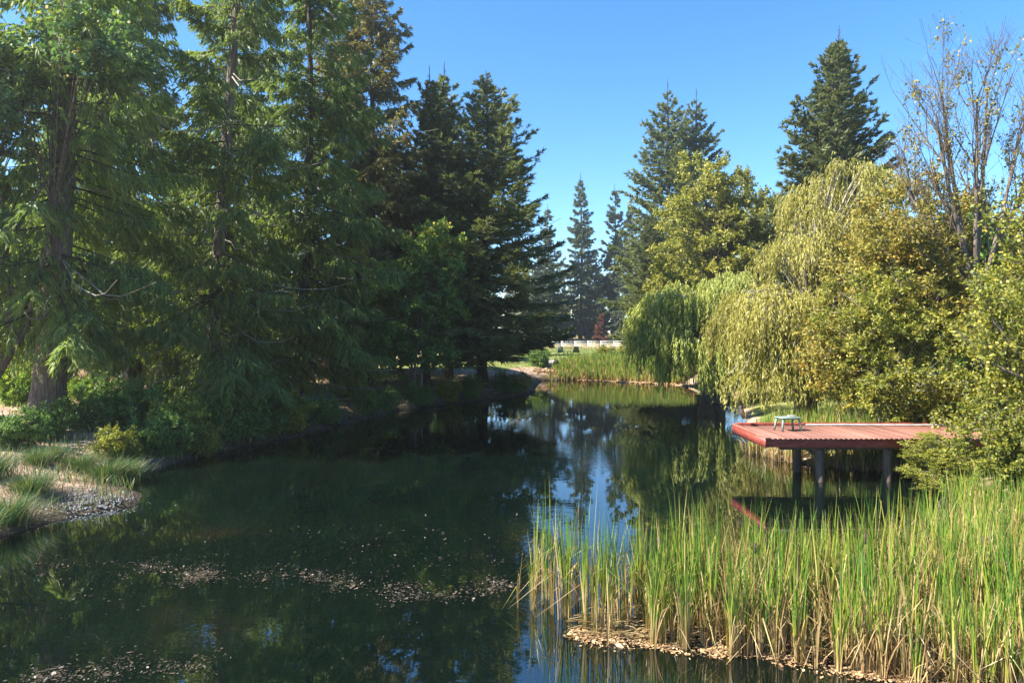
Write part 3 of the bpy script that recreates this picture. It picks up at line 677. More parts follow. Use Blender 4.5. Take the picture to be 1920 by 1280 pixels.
# yellow green shrubs in front of the right end of the dock
PS = broadleaf(45, [(0, 0, 2.5, 1.9, 1.5, 1.9, 3), (-.9, -.2, 1.3, 1.5, 1.1, .9, 1.2), (.6, .2, 4.0, 1.7, 1.3, 1.5, 1.2)], 260, 46000, L=.088, W=.058, sig=.28, fork=(.2, 0, .9), r0=.12, stems=6, up=.6, hang=.15, tclump=.3, mat='bark_pale')
plant_tree('leafy_shrub', PS, 'yellowgreen', at(1985, 16.6), 16.7, 'tall yellow-green shrub whose leaves hang in front of the shore end of the red dock', 'shrub', 'shrubs on the right bank', scale=1.05)
plant_tree('low_shrub', dict(PS), 'yellowgreen', at(1768, 18.3), 18.5, 'low green shrub growing under the front edge of the red dock near its shore end', 'shrub', 'shrubs on the right bank', rz=1.0, scale=.30, wide=1.9, z=-.05)
plant_tree('leafy_shrub', dict(PS), 'yellowgreen', at(1805, 20), 23.6, 'yellow-green shrub on the bank just behind the shore end of the dock', 'shrub', 'shrubs on the right bank', rz=2.2, scale=1.15)
plant_tree('leafy_shrub', dict(PS), 'yellowgreen', at(1960, 20), 20.5, 'yellow-green shrub cut off by the right edge beyond the dock', 'shrub', 'shrubs on the right bank', rz=4.2, scale=1.3)
# near branchy tree off the right edge
PN = fan_tree(46, (.3, 0), 2.6, [(-2.2, .3, 2.6), (-1.9, -.3, 4.6), (-1.2, .3, 6.6), (-.4, -.3, 7.0), (.7, .3, 6.0), (-2.3, .2, .9), (1.4, 0, 3)], .7, lambda z: np.clip(1.1 - (z - 5) / 9, .3, .95), 12, .10, .065, r0=.16, tshift=.05, levels=((6, .5), (5, .45), (3, .4)))
plant_tree('leaning_tree', PN, 'yellowgreen', at(2050, 15.2), 15.2, 'thin-branched tree with small scattered leaves reaching in from the top right edge', 'tree')

# ------------------------------------------------------------------ background trees seen through gaps
PG = broadleaf(61, [(0, 0, 5.5, 3.6, 3.2, 4.4, 3), (1.2, 0, 8.2, 2.4, 2, 2.6, 1)], 150, 17000, L=.28, W=.20, sig=.6, fork=(0, 0, 2.4), r0=.25, stems=2, tclump=.4)
PG['crown_me'] = PG['leaf'].build('crown', MAT['green'])
PG2 = dict(PG); PG2['crown_me'] = PG['crown_me'].copy(); PG2['crown_me'].materials.clear(); PG2['crown_me'].materials.append(MAT['olive'])
for i, (X_, Y_, s, kind, lab) in enumerate([
    (-46, 64, 1.3, 0, 'green broadleaf tree far behind the tan house at the left'),
    (-34, 68, 1.5, 1, 'olive broadleaf tree behind the left end of the tan house'),
    (-23, 66, 1.3, 0, 'green broadleaf tree behind the middle of the tan house'),
    (-13, 72, 1.4, 1, 'olive broadleaf tree behind the right end of the tan house'),
    (-6, 82, 1.3, 0, 'green broadleaf tree glimpsed behind the dark firs of the left row'),
    (10.5, 150, .8, 1, 'light olive bushy tree at the left foot of the lone dark spruce'),
    (16, 152, .75, 1, 'light olive bushy tree behind the trunk of the lone dark spruce'),
    (27, 62, 1.2, 0, 'green broadleaf tree behind the big green fir'),
    (30, 44, 1.1, 1, 'olive broadleaf tree behind the bare-topped tree'),
    (24, 34, .9, 0, 'green broadleaf tree low behind the arching autumn tree'),
    (21, 26, .8, 1, 'olive broadleaf tree cut off by the right edge')]):
    plant_tree('broadleaf_tree', (PG, PG2)[kind], 'green', X_, Y_, lab, 'tree', 'background broadleaf trees', rz=i * 1.7, scale=s)
# distant woods closing the horizon
MW = Mesh(); rg = np.random.default_rng(77)
nT = 420; tx = rg.uniform(-330, 330, nT); ty = rg.uniform(190, 330, nT) ; th = rg.uniform(13, 26, nT)
cnt = 75
ti = np.repeat(np.arange(nT), cnt); u = rg.random(len(ti)) ** .8; a = rg.uniform(0, 6.28, len(ti)); rr = th[ti] * .2 * (1 - u) ** .8 * rg.uniform(.4, 1, len(ti))
p = np.stack([tx[ti] + np.cos(a) * rr, ty[ti] + np.sin(a) * rr, 3 + u * th[ti]], 1)
leaves(MW, p, rnd_unit(rg, len(ti)) + np.array([0, 0, -.4]), rnd_unit(rg, len(ti)), 2.6, 1.5, rg.random(len(ti)), .4, .2)
tag(link('distant_woods', MW.build('distant_woods', MAT['fir_blue'])), kind='stuff')

# ------------------------------------------------------------------ bank shrubs, left
PL = broadleaf(71, [(0, 0, .9, 1.3, 1.1, .95, 3), (.5, -.3, .5, 1.1, .9, .6, 1)], 110, 14000, L=.10, W=.065, sig=.22, fork=(0, 0, .5), r0=.06, stems=6, hang=.2, tclump=.4, trunk=True)
PL['crown_me'] = PL['leaf'].build('crown', MAT['green'])
def recol(parts, mat):
    q = dict(parts); q['crown_me'] = parts['crown_me'].copy(); q['crown_me'].materials.clear(); q['crown_me'].materials.append(MAT[mat]); return q
PLb = recol(PL, 'bright'); PLo = recol(PL, 'yellowgreen'); PLc = recol(PL, 'cedar')
shr = [(160, 24.5, 1.0, PL, 'leafy green shrub hugging the right foot of the thick cedar trunk'), (250, 25.5, 1.3, PL, 'large green undergrowth shrub behind the long blue-green grass mound'),
       (340, 24.5, 1.25, PLo, 'yellow-green shrub right of the long grass mound'), (420, 26, 1.35, PL, 'tall green bank shrub below the bare curved dead branches'),
       (500, 27.6, 1.2, PL, 'green bank shrub where the shore turns towards the house reflection'), (560, 29.5, 1.1, PLo, 'yellow-green shrub leaning over the water left of the slim dark trunk'),
       (610, 31.5, 1.0, PL, 'green shrub at the shore in front of the slim dark trunk'), (300, 22.6, 1.0, PL, 'low green shrub at the water end of the long grass mound'),
       (400, 24.2, .85, PLo, 'small yellow-green shrub at the shore below the tall green bank shrub'), (690, 35.5, .9, PL, 'green shrub right of the slim dark trunk under the tallest spruce'),
       (740, 38, .9, PL, 'green shrub at the left foot of the rounded broadleaf tree'), (800, 40.5, .9, PL, 'green shrub at the right foot of the rounded broadleaf tree'),
       (850, 43, .95, PLo, 'yellow-green shrub between the rounded broadleaf tree and the broad fir'), (905, 45, 1.0, PL, 'green shrub directly below the trunk of the broad fir'),
       (945, 48, 1.0, PL, 'green shrub just right of the broad fir trunk'), (975, 50, .9, PLo, 'yellow-green shrub at the tip of the left bank near the far reeds'),
       (95, 22.6, .8, PL, 'low green weed clump on the left bank below the boulders'), (215, 21.2, .75, PLo, 'low yellow-green weed clump at the water side of the grass mound'), (30, 20.5, .9, PL, 'low green weed clump at the left picture edge above the grass tufts'), (200, 29, 1.2, PL, 'green shrub farther back between the thick cedar and the leaf-littered bank'), (660, 37.5, 1.1, PLo, 'yellow-green shrub behind the slim dark trunk')]
for i, (x, Yd, s, q, lab) in enumerate(shr):
    X_ = at(x, Yd)
    while pond_sd(X_, Yd)[0] < .35: X_ -= .15
    plant_tree('bank_shrub', q, 'green', X_, Yd, lab, 'shrub', 'undergrowth shrubs along the left bank', rz=i * 2.3, scale=s * .72)
plant_tree('bright_shrub', PLb, 'bright', at(40, 31), 31, 'sunlit lime-yellow shrub at the left edge beside the thick cedar trunk', 'shrub', scale=.95)
plant_tree('bright_shrub', PLb, 'bright', at(150, 34), 34, 'small sunlit lime-yellow shrub just right of the thick cedar trunk', 'shrub', rz=2, scale=.6)
for i, (x, Yd, s, lab) in enumerate([(1135, 74, .8, 'rounded yellow-green shrub on the far lawn above the reeds'), (1172, 76, .8, 'wide yellow-green shrub on the far lawn in front of the white fence'), (1010, 68, 1.0, 'dark low shrub where the far reeds begin at the left')]):
    plant_tree('lawn_shrub', PLo if i < 2 else PL, 'green', at(x, Yd), Yd, lab, 'shrub', rz=i, scale=s)

# ------------------------------------------------------------------ blades: cattails, reeds, grass
def blades(M, base, Hh, Wd, lean_dir, lean, K, t0, t1, rg, kink=None, face=None):
    """base (N,3); strip of K quads per blade; colour value runs t0 -> t1 from foot to tip"""
    N = len(base); u = np.linspace(0, 1, K + 1)
    P = base[:, None] + np.array([0, 0, 1.0]) * (Hh[:, None] * (u[None] - .5 * lean[:, None] ** 2 * u[None] ** 2))[..., None] \
        + lean_dir[:, None] * (Hh * lean)[:, None, None] * (u ** 1.9)[None, :, None]
    if kink is not None:     # broken over blades: beyond the kink they fall
        kk = kink[:, None]; over = np.maximum(u[None] - kk, 0) * (kk < 1)
        P[..., 2] -= (over * Hh[:, None]) * 1.75
        P += lean_dir[:, None] * (over * Hh[:, None] * .75)[..., None]
    fa = rg.uniform(0, np.pi, N) if face is None else face
    s = np.stack([np.cos(fa), np.sin(fa), np.zeros(N)], 1)
    wv = Wd[:, None] * np.array([.75 + .25 * x if x < .3 else 1.0 for x in u])[None] * (1 - u[None] ** 3 * .96)
    A = P + s[:, None] * wv[..., None] * .5; B = P - s[:, None] * wv[..., None] * .5
    v = np.stack([A, B], 2).reshape(N, -1, 3)     # N, 2(K+1), 3
    idx = (np.arange(N) * 2 * (K + 1))[:, None] + np.arange(K)[None] * 2
    f = np.stack([idx, idx + 1, idx + 3, idx + 2], -1)
    tt = t0[:, None] + (t1 - t0)[:, None] * np.clip((u - .12) / .5, 0, 1)[None]
    M.add(v.reshape(-1, 3), f.reshape(-1, 4), np.clip(np.repeat(tt, 2, 1).reshape(-1), 0, 1))

def cattails(M, pts, hts, rg, nbl=5, dead=.3, K=5, wd=.02, heads=None, sag=.5):
    n_ = len(pts)
    bi = np.repeat(np.arange(n_), nbl); N = len(bi)
    isd = rg.random(n_) < dead
    isd_b = isd[bi] | (rg.random(N) < .12)
    a = rg.uniform(0, 6.283, N); ld = np.stack([np.cos(a), np.sin(a), np.zeros(N)], 1)
    base = pts[bi] + ld * .025 + rg.normal(0, .012, (N, 3)) * np.array([1, 1, 0])
    H = hts[bi] * rg.uniform(.62, 1.05, N) * np.where(isd_b, .85, 1)
    lean = np.abs(rg.normal(.07, .08, N)) + isd_b * rg.uniform(0, .14, N)
    kink = np.where(rg.random(N) < np.where(isd_b, sag, .07), rg.uniform(.5, .88, N), 2.0)
    t1 = np.where(isd_b, rg.uniform(.12, .46, N), rg.uniform(.55, 1.0, N) * .75 + .25 * rg.random(n_)[bi])
    t1 = np.where(rg.random(N) < .10, rg.uniform(.46, .56, N), t1)
    t0 = np.where(isd_b, rg.uniform(.05, .4, N), np.where(rg.random(N) < .8, rg.uniform(.08, .45, N), t1))
    blades(M, base, H, wd * rg.uniform(.6, 1.25, N), ld, lean, K, t0, t1, rg, kink)

def in_bed(xy, poly):
    poly = np.array(poly); x, y = xy[:, 0], xy[:, 1]; ins = np.zeros(len(xy), bool)
    for i in range(len(poly)):
        ax, ay = poly[i]; bx, by = poly[(i + 1) % len(poly)]
        ins ^= ((ay > y) != (by > y)) & (x < (bx - ax) * (y - ay) / (by - ay + 1e-12) + ax)
    return ins
def scatter(poly, n_, rg):
    poly = np.array(poly); lo, hi = poly.min(0), poly.max(0); o_ = []; tot = 0
    while tot < n_:
        q = rg.uniform(lo, hi, (n_ * 2, 2)); q = q[in_bed(q, poly)]; o_.append(q); tot += len(q)
    return np.concatenate(o_)[:n_]

rg = np.random.default_rng(81)
BED = [(1.9, 9.3), (2.8, 9.0), (3.6, 8.75), (4.8, 8.25), (6.0, 7.7), (8.5, 6.6), (11.5, 8), (12.5, 13), (11.6, 15.5), (9.8, 15.2), (8.2, 13.2), (6.6, 11.7), (5.2, 11.0), (3.6, 10.9), (2.2, 10.8), (1.75, 10.1)]
q = scatter(BED, 5000, rg)
zz = np.maximum(terr(q[:, 0], q[:, 1]), -.08)
dens = np.sin(q[:, 0] * 3.1 + 1) * np.cos(q[:, 1] * 3.7) + rg.normal(0, .5, len(q)); keep = dens > -.45
q = q[keep]; zz = zz[keep]
ht = rg.uniform(1.05, 1.98, len(q)) + .12 * np.sin(q[:, 0] * 2.1 + q[:, 1] * 1.3)
ht = np.where((q[:, 0] > 3.2) & (q[:, 0] < 6.4) & (q[:, 1] > 10.2), ht * .95, ht)
ht = ht * np.where(q[:, 1] < 9.4, .86, 1) * np.where(q[:, 0] > 7.6, .84, 1)
M = Mesh(); cattails(M, np.stack([q[:, 0], q[:, 1], zz], 1), ht, rg, 6, dead=.46, wd=.022, sag=.6)
# short brown stubble between the stalks
q2 = scatter(BED, 4200, rg); z2 = np.maximum(terr(q2[:, 0], q2[:, 1]), -.04)
N = len(q2); a = rg.uniform(0, 6.283, N); ld = np.stack([np.cos(a), np.sin(a), np.zeros(N)], 1)
blades(M, np.stack([q2[:, 0], q2[:, 1], z2], 1), rg.uniform(.3, .95, N), rg.uniform(.010, .02, N), ld, rg.uniform(.05, 1.1, N), 4, rg.uniform(0, .25, N), rg.uniform(.1, .42, N), rg, np.where(rg.random(N) < .4, rg.uniform(.3, .8, N), 2.))
tag(link('cattail_bed', M.build('cattail_bed', MAT['reed'])), kind='stuff')
# separate clumps in open water at the left end of the bed
def clump(seed, n_, hmax, spread_):
    r_ = np.random.default_rng(seed); pp = np.zeros((n_, 3)); pp[:, :2] = r_.normal(0, spread_, (n_, 2)); pp[:, 2] = -.08
    Mb = Mesh(); cattails(Mb, pp, r_.uniform(hmax * .72, hmax, n_), r_, 5, dead=.22, K=6, wd=.019, sag=.5)
    return Mb.build('blades', MAT['reed'])
clm = [clump(s_, 9, 1.95, .09) for s_ in (1, 2, 3)]
CLAB = ['green cattail clump in open water, among the outermost left of the dense bed', 'tall green cattail clump nearer the camera, second row of the open water clumps', 'cattail clump beside the tall brown seed head in open water', 'tall cattail clump at the front of the open water group', 'cattail clump in the middle of the open water group, right of the brown seed head', 'frontmost low cattail clump standing where the floating leaf line begins', 'cattail clump joining the open water group to the dense bed', 'cattail clump behind the one that joins the dense bed', 'thin cattail clump farthest out in the open water', 'cattail clump at the rear of the open water group', 'front cattail clump at the left corner of the dense bed', 'cattail clump just behind the left corner of the dense bed', 'short cattail clump standing in the floating leaf line', 'short cattail clump on the leaf line farther right', 'small sparse cattail clump at the far left of the open water group']
cl_pos = [(.62, 10.9, 1.0), (.78, 10.2, 1.05), (.98, 10.55, .95), (1.12, 9.9, 1.08), (1.35, 10.4, .98), (1.22, 9.55, .92), (1.62, 9.85, 1.0), (1.55, 10.75, .95), (.45, 11.6, .9), (.9, 11.3, .9), (1.9, 9.35, .9), (1.85, 10.2, 1.0), (2.3, 9.2, .82), (2.9, 9.0, .8), (.3, 10.6, .7)]
for i, (x, y, s) in enumerate(cl_pos):
    o = link('cattail_clump', clm[i % 3]); o.location = (x, y, 0); o.rotation_euler[2] = i * 1.9; o.scale = (s, s, s)
    tag(o, CLAB[i], 'cattails', 'separate cattail clumps in the foreground water')
# brown seed heads
seed_pts = [(1.02, 10.6, 1.55), (3.4, 9.6, 1.3), (5.1, 9.9, 1.35), (6.6, 9.6, 1.4), (7.2, 11.4, 1.5), (4.3, 10.4, 1.25)]
M = Mesh(); box(M, -.001, .001, -.001, .001, 0, .01)
for i, (x, y, z) in enumerate(seed_pts):
    e = empty('seed_head_stalk', (x, y, 0)); tag(e, ('tall brown cattail seed head in the open water group', 'brown cattail seed head at the left of the dense bed', 'brown cattail seed head in the middle of the dense bed', 'brown cattail seed head right of the bed middle', 'brown cattail seed head at the far right back of the bed', 'brown cattail seed head behind the bed middle, below the dock')[i], 'cattail', 'brown cattail seed heads')
    if i == 0:
        Ms = Mesh(); tubes(Ms, [[(0, 0, -.1), (.01, 0, .7), (.02, 0, 1.45)]], [[.006, .005, .004]], 5); sm_ = Ms.build('stalk', MAT['grass'])
        Mh = Mesh(); tubes(Mh, [[(.02, 0, 1.24), (.02, 0, 1.26), (.02, 0, 1.40), (.02, 0, 1.42)]], [[.003, .015, .015, .003]], 7); hm_ = Mh.build('seed_head', MAT['decoy'], True)
    link('stalk', sm_, e); link('seed_head', hm_, e); e.scale = (1, 1, z / 1.42)

# far reeds
FB = [(2.9, 64.4), (6, 65.1), (9.6, 63.6), (14.6, 59.2), (16.5, 61), (16.5, 66), (10, 70), (4.2, 69)]
q = scatter(FB, 3000, rg); q = q[(q[:, 0] > 4.2) | (rg.random(len(q)) < .35)]; zz = np.maximum(terr(q[:, 0], q[:, 1]), -.1)
dsh = pond_sd(q[:, 0], q[:, 1]); h_ = rg.uniform(.85, 1.4, len(q)) * np.clip((q[:, 0] - 2.5) / 3, .45, 1)
M = Mesh(); cattails(M, np.stack([q[:, 0], q[:, 1], zz], 1), h_, rg, 5, dead=.2, K=3, wd=.05, sag=.2)
tag(link('far_reeds', M.build('far_reeds', MAT['reed'])), kind='stuff')
# reeds behind the dock
DB = [(8.4, 24.4), (9.3, 21.9), (11.4, 20.9), (13.2, 19.3), (15, 21), (15.5, 26), (12.5, 29), (10.4, 28)]
q = scatter(DB, 1500, rg); zz = np.maximum(terr(q[:, 0], q[:, 1]), -.1); dsh = pond_sd(q[:, 0], q[:, 1])
M = Mesh(); cattails(M, np.stack([q[:, 0], q[:, 1], zz], 1), rg.uniform(.7, 1.2, len(q)) , rg, 5, dead=.35, K=4, wd=.026, sag=.4)
fr = dsh < .9; qf = q[fr]; N = fr.sum() * 3; qi = np.repeat(np.arange(fr.sum()), 3)
a = rg.uniform(0, 6.283, N); ld = np.stack([np.cos(a), np.sin(a), np.zeros(N)], 1)
blades(M, np.stack([qf[qi, 0] + rg.normal(0, .1, N), qf[qi, 1] + rg.normal(0, .1, N), np.zeros(N) + .02], 1), rg.uniform(.3, .9, N), rg.uniform(.015, .03, N), ld, rg.uniform(.2, .9, N), 3, rg.uniform(0, .3, N), rg.uniform(.2, .45, N), rg)
tag(link('dock_reeds', M.build('dock_reeds', MAT['reed'])), kind='stuff')

# bank grass: left tufts and general cover
def grass_cover(name, poly, n_, h0, h1, wd, t0, t1, mat='grass', K=3, lean=.35, tex=None, seed=90, dmin=0.05):
    r_ = np.random.default_rng(seed); q = scatter(poly, n_, r_); d_ = pond_sd(q[:, 0], q[:, 1]); q = q[d_ > dmin]; N = len(q)
    a = r_.uniform(0, 6.283, N); ld = np.stack([np.cos(a), np.sin(a), np.zeros(N)], 1)
    Mx = Mesh(); tt = r_.uniform(t0, t1, N)
    blades(Mx, np.stack([q[:, 0], q[:, 1], terr(q[:, 0], q[:, 1])], 1), r_.uniform(h0, h1, N), r_.uniform(.6, 1.2, N) * wd, ld, np.abs(r_.normal(lean, .2, N)), K, tt * .8, tt, r_)
    return tag(link(name, Mx.build(name, MAT[mat])), kind='stuff')
grass_cover('bank_grass', [(-14, 10), (-10.6, 10), (-9.4, 16.8), (-11.0, 20), (-9.5, 28), (-8, 33), (-4, 43.5), (1.5, 50), (1, 56), (-8, 52), (-16, 34), (-19, 22), (-18, 12)], 16000, .12, .5, .025, .1, 1.0, K=2, seed=91)
grass_cover('lawn_grass', [(-2, 66), (2.6, 65), (3, 69), (10, 71), (17, 66), (20, 74), (20, 118), (0, 118)], 10000, .06, .16, .08, 0, 1, 'lightgrass', K=2, seed=92)
grass_cover('dry_field_grass', [(0, 118), (22, 118), (24, 136), (-4, 136)], 9000, .3, .7, .09, 0, 1, 'drygrass', K=2, seed=93)
grass_cover('right_bank_grass', [(11.5, 21.5), (13.6, 19), (12.5, 15), (10, 12), (9.2, 8), (15, 8), (20, 20), (18, 30), (12, 32)], 9000, .25, .8, .03, .35, 1.0, seed=94)
grass_cover('litter_grass', [(-30, 26), (-14, 26), (-10, 40), (-8, 50), (-30, 50)], 6000, .1, .4, .04, 0, .5, 'drygrass', K=2, seed=95)
# tufts of long grass, separate things
def tuft(seed, n_, h_, sp_, tl, th_):
    r_ = np.random.default_rng(seed); a = r_.uniform(0, 6.283, n_); rr = np.abs(r_.normal(0, sp_, n_)); b = np.stack([np.cos(a) * rr, np.sin(a) * rr, np.zeros(n_) - .03], 1)
    ld = unit(np.stack([np.cos(a), np.sin(a), np.zeros(n_)], 1) + np.array([.35, -.1, 0])); Mx = Mesh(); tt = np.where(r_.random(n_) < .12, r_.uniform(0, .3, n_), r_.uniform(tl, th_, n_))
    blades(Mx, b, r_.uniform(.55, 1.0, n_) * h_, r_.uniform(.008, .016, n_), ld, r_.uniform(.25, .95, n_), 5, tt, tt, r_)
    return Mx.build('blades', MAT['grass'])
TLAB = ['long blue-green grass tuft in the middle of the arching mound above the gravel spit', 'arching grass tuft on the water side of the mound above the gravel spit', 'long grass tuft on the left side of the mound above the gravel spit', 'large grass tuft at the left picture edge just above the water', 'grass tuft left of the gravel spit', 'big grass tuft cut off by the left picture edge', 'small grass tuft behind the gravel spit', 'lowest grass tuft at the left picture edge reaching the water', 'small grass tuft up the bank behind the left edge tufts', 'grass tuft at the top of the arching mound by the shrubs']
tf = [tuft(s_, 900, 1.05, .32, .6, 1.0) for s_ in (5, 6)]
for i, (x, y, s) in enumerate([(200, 905, 1.15), (255, 895, 1.1), (150, 900, 1.0), (20, 985, 1.15), (60, 950, 1.1), (-20, 940, 1.3), (100, 895, .9), (-30, 1010, 1.2), (70, 905, .9), (225, 878, 1.0)]):
    q_ = px(x, y, .1); X_, Y_ = q_[0], q_[1]
    while pond_sd(X_, Y_)[0] < .2: X_ -= .1
    o = link('grass_tuft', tf[i % 2]); o.location = (X_, Y_, ground_z(X_, Y_)); s *= .66; o.rotation_euler[2] = i * .3; o.scale = (s, s, s)
    tag(o, TLAB[i], 'grass tuft', 'long grass tufts on the left shore')

# ------------------------------------------------------------------ floating leaves
def floaters(name, n_, line, wid, L0, t0, t1, seed, zz=.012, clumpy=.85, mat='debris'):
    r_ = np.random.default_rng(seed); line = np.array(line, float); sg = np.linalg.norm(np.diff(line, axis=0), axis=1); cs = np.concatenate([[0], np.cumsum(sg)])
    k = 30; cc = r_.uniform(0, cs[-1], k); cw = r_.uniform(.1, 1.1, k); cpk = r_.choice(k, n_, p=cw**2 / (cw**2).sum()); u_ = np.where(r_.random(n_) < clumpy, cc[cpk] + r_.normal(0, cs[-1] / k * .5, n_) * cw[cpk], r_.uniform(0, cs[-1], n_))
    u_ = np.clip(u_, 0, cs[-1]); x = np.interp(u_, cs, line[:, 0]) ; y = np.interp(u_, cs, line[:, 1]) + r_.normal(0, 1, n_) * wid * (.35 + 1.0 * np.abs(np.sin(u_ * 2.3 + seed)))
    x += r_.normal(0, wid * .6, n_)
    d_ = r_.normal(size=(n_, 3)) * np.array([1, 1, .10]); s_ = r_.normal(size=(n_, 3)) * np.array([1, 1, .12])
    Mx = Mesh(); L0 = L0 * np.clip(np.exp(r_.normal(-.1, .45, n_)), .3, 2.6)
    leaves(Mx, np.stack([x, y, zz + np.maximum(terr(x, y), 0) + r_.uniform(0, .012, n_)], 1), d_, s_, L0 * r_.uniform(.5, 1.4, n_), L0 * .55 * r_.uniform(.5, 1.3, n_), r_.uniform(t0, t1, n_), .5, .08)
    return tag(link(name, Mx.build(name, MAT[mat])), kind='stuff')
floaters('floating_leaves', 2600, [px(60, 1060)[:2], px(250, 1058)[:2], px(420, 1085)[:2], px(560, 1075)[:2], px(700, 1105)[:2], px(830, 1118)[:2], px(960, 1095)[:2]], .20, .034, 0, .75, 101, mat='dull_debris')
floaters('scattered_floating_leaves', 700, [px(100, 1130)[:2], px(500, 1000)[:2], px(900, 1050)[:2], px(700, 1040)[:2]], 1.1, .035, 0, .6, 102, mat='dull_debris')
floaters('near_floating_leaves', 900, [px(60, 1270)[:2], px(250, 1255)[:2], px(420, 1250)[:2]], .24, .034, 0, .55, 103, mat='dull_debris')
floaters('reed_edge_leaves', 3800, [px(1060, 1188)[:2], px(1150, 1198)[:2], px(1250, 1212)[:2], px(1400, 1222)[:2], px(1560, 1248)[:2], px(1700, 1280)[:2], px(1900, 1330)[:2]], .12, .048, .1, .95, 104, clumpy=.6)
floaters('far_shore_leaves', 5000, [px(1005, 711)[:2], px(1060, 711)[:2], px(1150, 715)[:2], px(1280, 722)[:2], px(1330, 728)[:2]], .28, .22, .45, 1, 105, zz=.03, clumpy=.1)
floaters('left_shore_leaves', 1400, [px(1015, 738)[:2], px(880, 750)[:2], px(760, 769)[:2], px(640, 797)[:2], px(540, 822)[:2]], .12, .10, .2, .9, 106, mat='dull_debris')
# fallen reed stalks along the bed edge
r_ = np.random.default_rng(108); N = 1100; ln = np.array([px(1120, 1190)[:2], px(1400, 1205)[:2], px(1600, 1235)[:2], px(1850, 1290)[:2]]); uu = r_.random(N) * 3
bx = np.interp(uu, range(4), ln[:, 0]); by = np.interp(uu, range(4), ln[:, 1]) + np.abs(r_.normal(0, .5, N)) - .1
aa = r_.uniform(-.9, .9, N) + np.where(r_.random(N) < .5, 3.14, 0); le = r_.uniform(.15, .6, N)
A0 = np.stack([bx, by, r_.uniform(.01, .12, N)], 1); A2 = A0 + np.stack([np.cos(aa) * le, np.sin(aa) * le * .6, r_.normal(0, .04, N)], 1); A2[:, 2] = np.maximum(A2[:, 2], .01)
M = Mesh(); tubes(M, bez(A0, (A0 + A2) / 2 + np.array([0, 0, .04]), A2, 4), np.full((N, 4), .007), 3, t=r_.uniform(.2, .45, N))
tag(link('fallen_reed_stalks', M.build('fallen_reed_stalks', MAT['reed'])), kind='stuff')
# gravel spit at the left shore and pebbles
m, t, n, l, out = newmat('wet_gravel')
MAT['gravel'] = noisemat('blue_grey_gravel', [(.3, (.06, .065, .07)), (.6, (.17, .18, .20)), (.8, (.30, .31, .33))], scale=1.5, rough=.4, bump=0, coords='Object')
r_ = np.random.default_rng(111); N = 700
c0 = px(165, 955)[:2]; gxy = c0 + r_.normal(0, 1, (N, 2)) * np.array([.5, .45]); 
def pebbles(xy, size, r_, zf):
    Mx = Mesh(); N = len(xy); s_ = size * r_.uniform(.5, 1.5, N)
    base = np.array([(-1, 0, 0), (0, -1, 0), (1, 0, 0), (0, 1, 0), (-.5, -.1, .6), (0, -.5, .6), (.5, .1, .6), (0, .5, .6)], float)
    an = r_.uniform(0, 6.28, N); c, s = np.cos(an)[:, None], np.sin(an)[:, None]
    q = base[None].repeat(N, 0) * (1 + r_.normal(0, .15, (N, 8, 3))); x = q[..., 0] * c - q[..., 1] * s; y = q[..., 0] * s + q[..., 1] * c
    v = np.stack([x, y * .8, q[..., 2]], -1) * s_[:, None, None] + np.stack([xy[:, 0], xy[:, 1], zf(xy)], 1)[:, None]
    idx = (np.arange(N) * 8)[:, None, None]; fq = np.array([(0, 1, 5, 4), (1, 2, 6, 5), (2, 3, 7, 6), (3, 0, 4, 7), (4, 5, 6, 7)])
    Mx.add(v.reshape(-1, 3), (idx + fq[None]).reshape(-1, 4)); return Mx
tag(link('gravel_spit', pebbles(gxy, .026, r_, lambda q: np.maximum(terr(q[:, 0], q[:, 1]), -.012)).build('gravel_spit', MAT['gravel'])), kind='stuff')
gxy = np.stack([r_.normal(5.0, 1.1, 900), r_.normal(70, 1.3, 900)], 1); gxy = gxy[pond_sd(gxy[:, 0], gxy[:, 1]) > 2.2]
tag(link('bank_gravel', pebbles(gxy, .11, r_, lambda q: terr(q[:, 0], q[:, 1])).build('bank_gravel', MAT['rock'])), kind='stuff')
# boulders by the thick cedar
def boulder(seed, s):
    r_ = np.random.default_rng(seed); import bmesh
    bm = bmesh.new(); bmesh.ops.create_icosphere(bm, subdivisions=3, radius=1)
    ph = r_.uniform(0, 6, 6)
    for v in bm.verts:
        c = v.co; k = 1 + .16 * math.sin(c.x * 3 + ph[0]) * math.sin(c.y * 3.3 + ph[1]) + .1 * math.sin(c.z * 5 + ph[2] + c.x * 2)
        v.co = Vector((c.x * s[0], c.y * s[1], c.z * s[2])) * k
    me = bpy.data.meshes.new('boulder'); bm.to_mesh(me); bm.free(); me.materials.append(MAT['rock']); return me
for (x, y, s, lab) in [(18, 808, (.5, .4, .3), 'grey boulder half in shade at the left edge in front of the thick cedar'), (52, 822, (.3, .28, .2), 'smaller grey boulder just right of the one at the left edge'), (1252, 705, (.6, .4, .22), 'pale rock at the right end of the far reeds')]:
    q_ = px(x, y, .7 if x < 900 else .2); o = link('boulder', boulder(int(x), s)); o.location = (q_[0], q_[1], ground_z(q_[0], q_[1]) + .06); tag(o, lab, 'rock')

# ------------------------------------------------------------------ red dock
DX0, DX1, DY0, DY1, DZ = 7.24, 15.0, 19.4, 22.3, 1.30
dock = empty('dock', (DX0, DY0, 0)); tag(dock, 'red painted timber dock on dark posts reaching out from the right bank over the pond', 'dock')
LX, LY = DX1 - DX0, DY1 - DY0
npl = 54; pw = LX / npl
r_ = np.random.default_rng(121)
pm = []
for k in range(4):
    Mx = Mesh(); box(Mx, .004, pw - .004, 0, LY, -.038, 0); pm.append(Mx.build('plank', MAT['red']))
for k in range(npl):
    o = link('plank', pm[k % 4], dock); o.location = (k * pw, r_.uniform(-.006, .006), DZ + r_.uniform(-.004, .003))
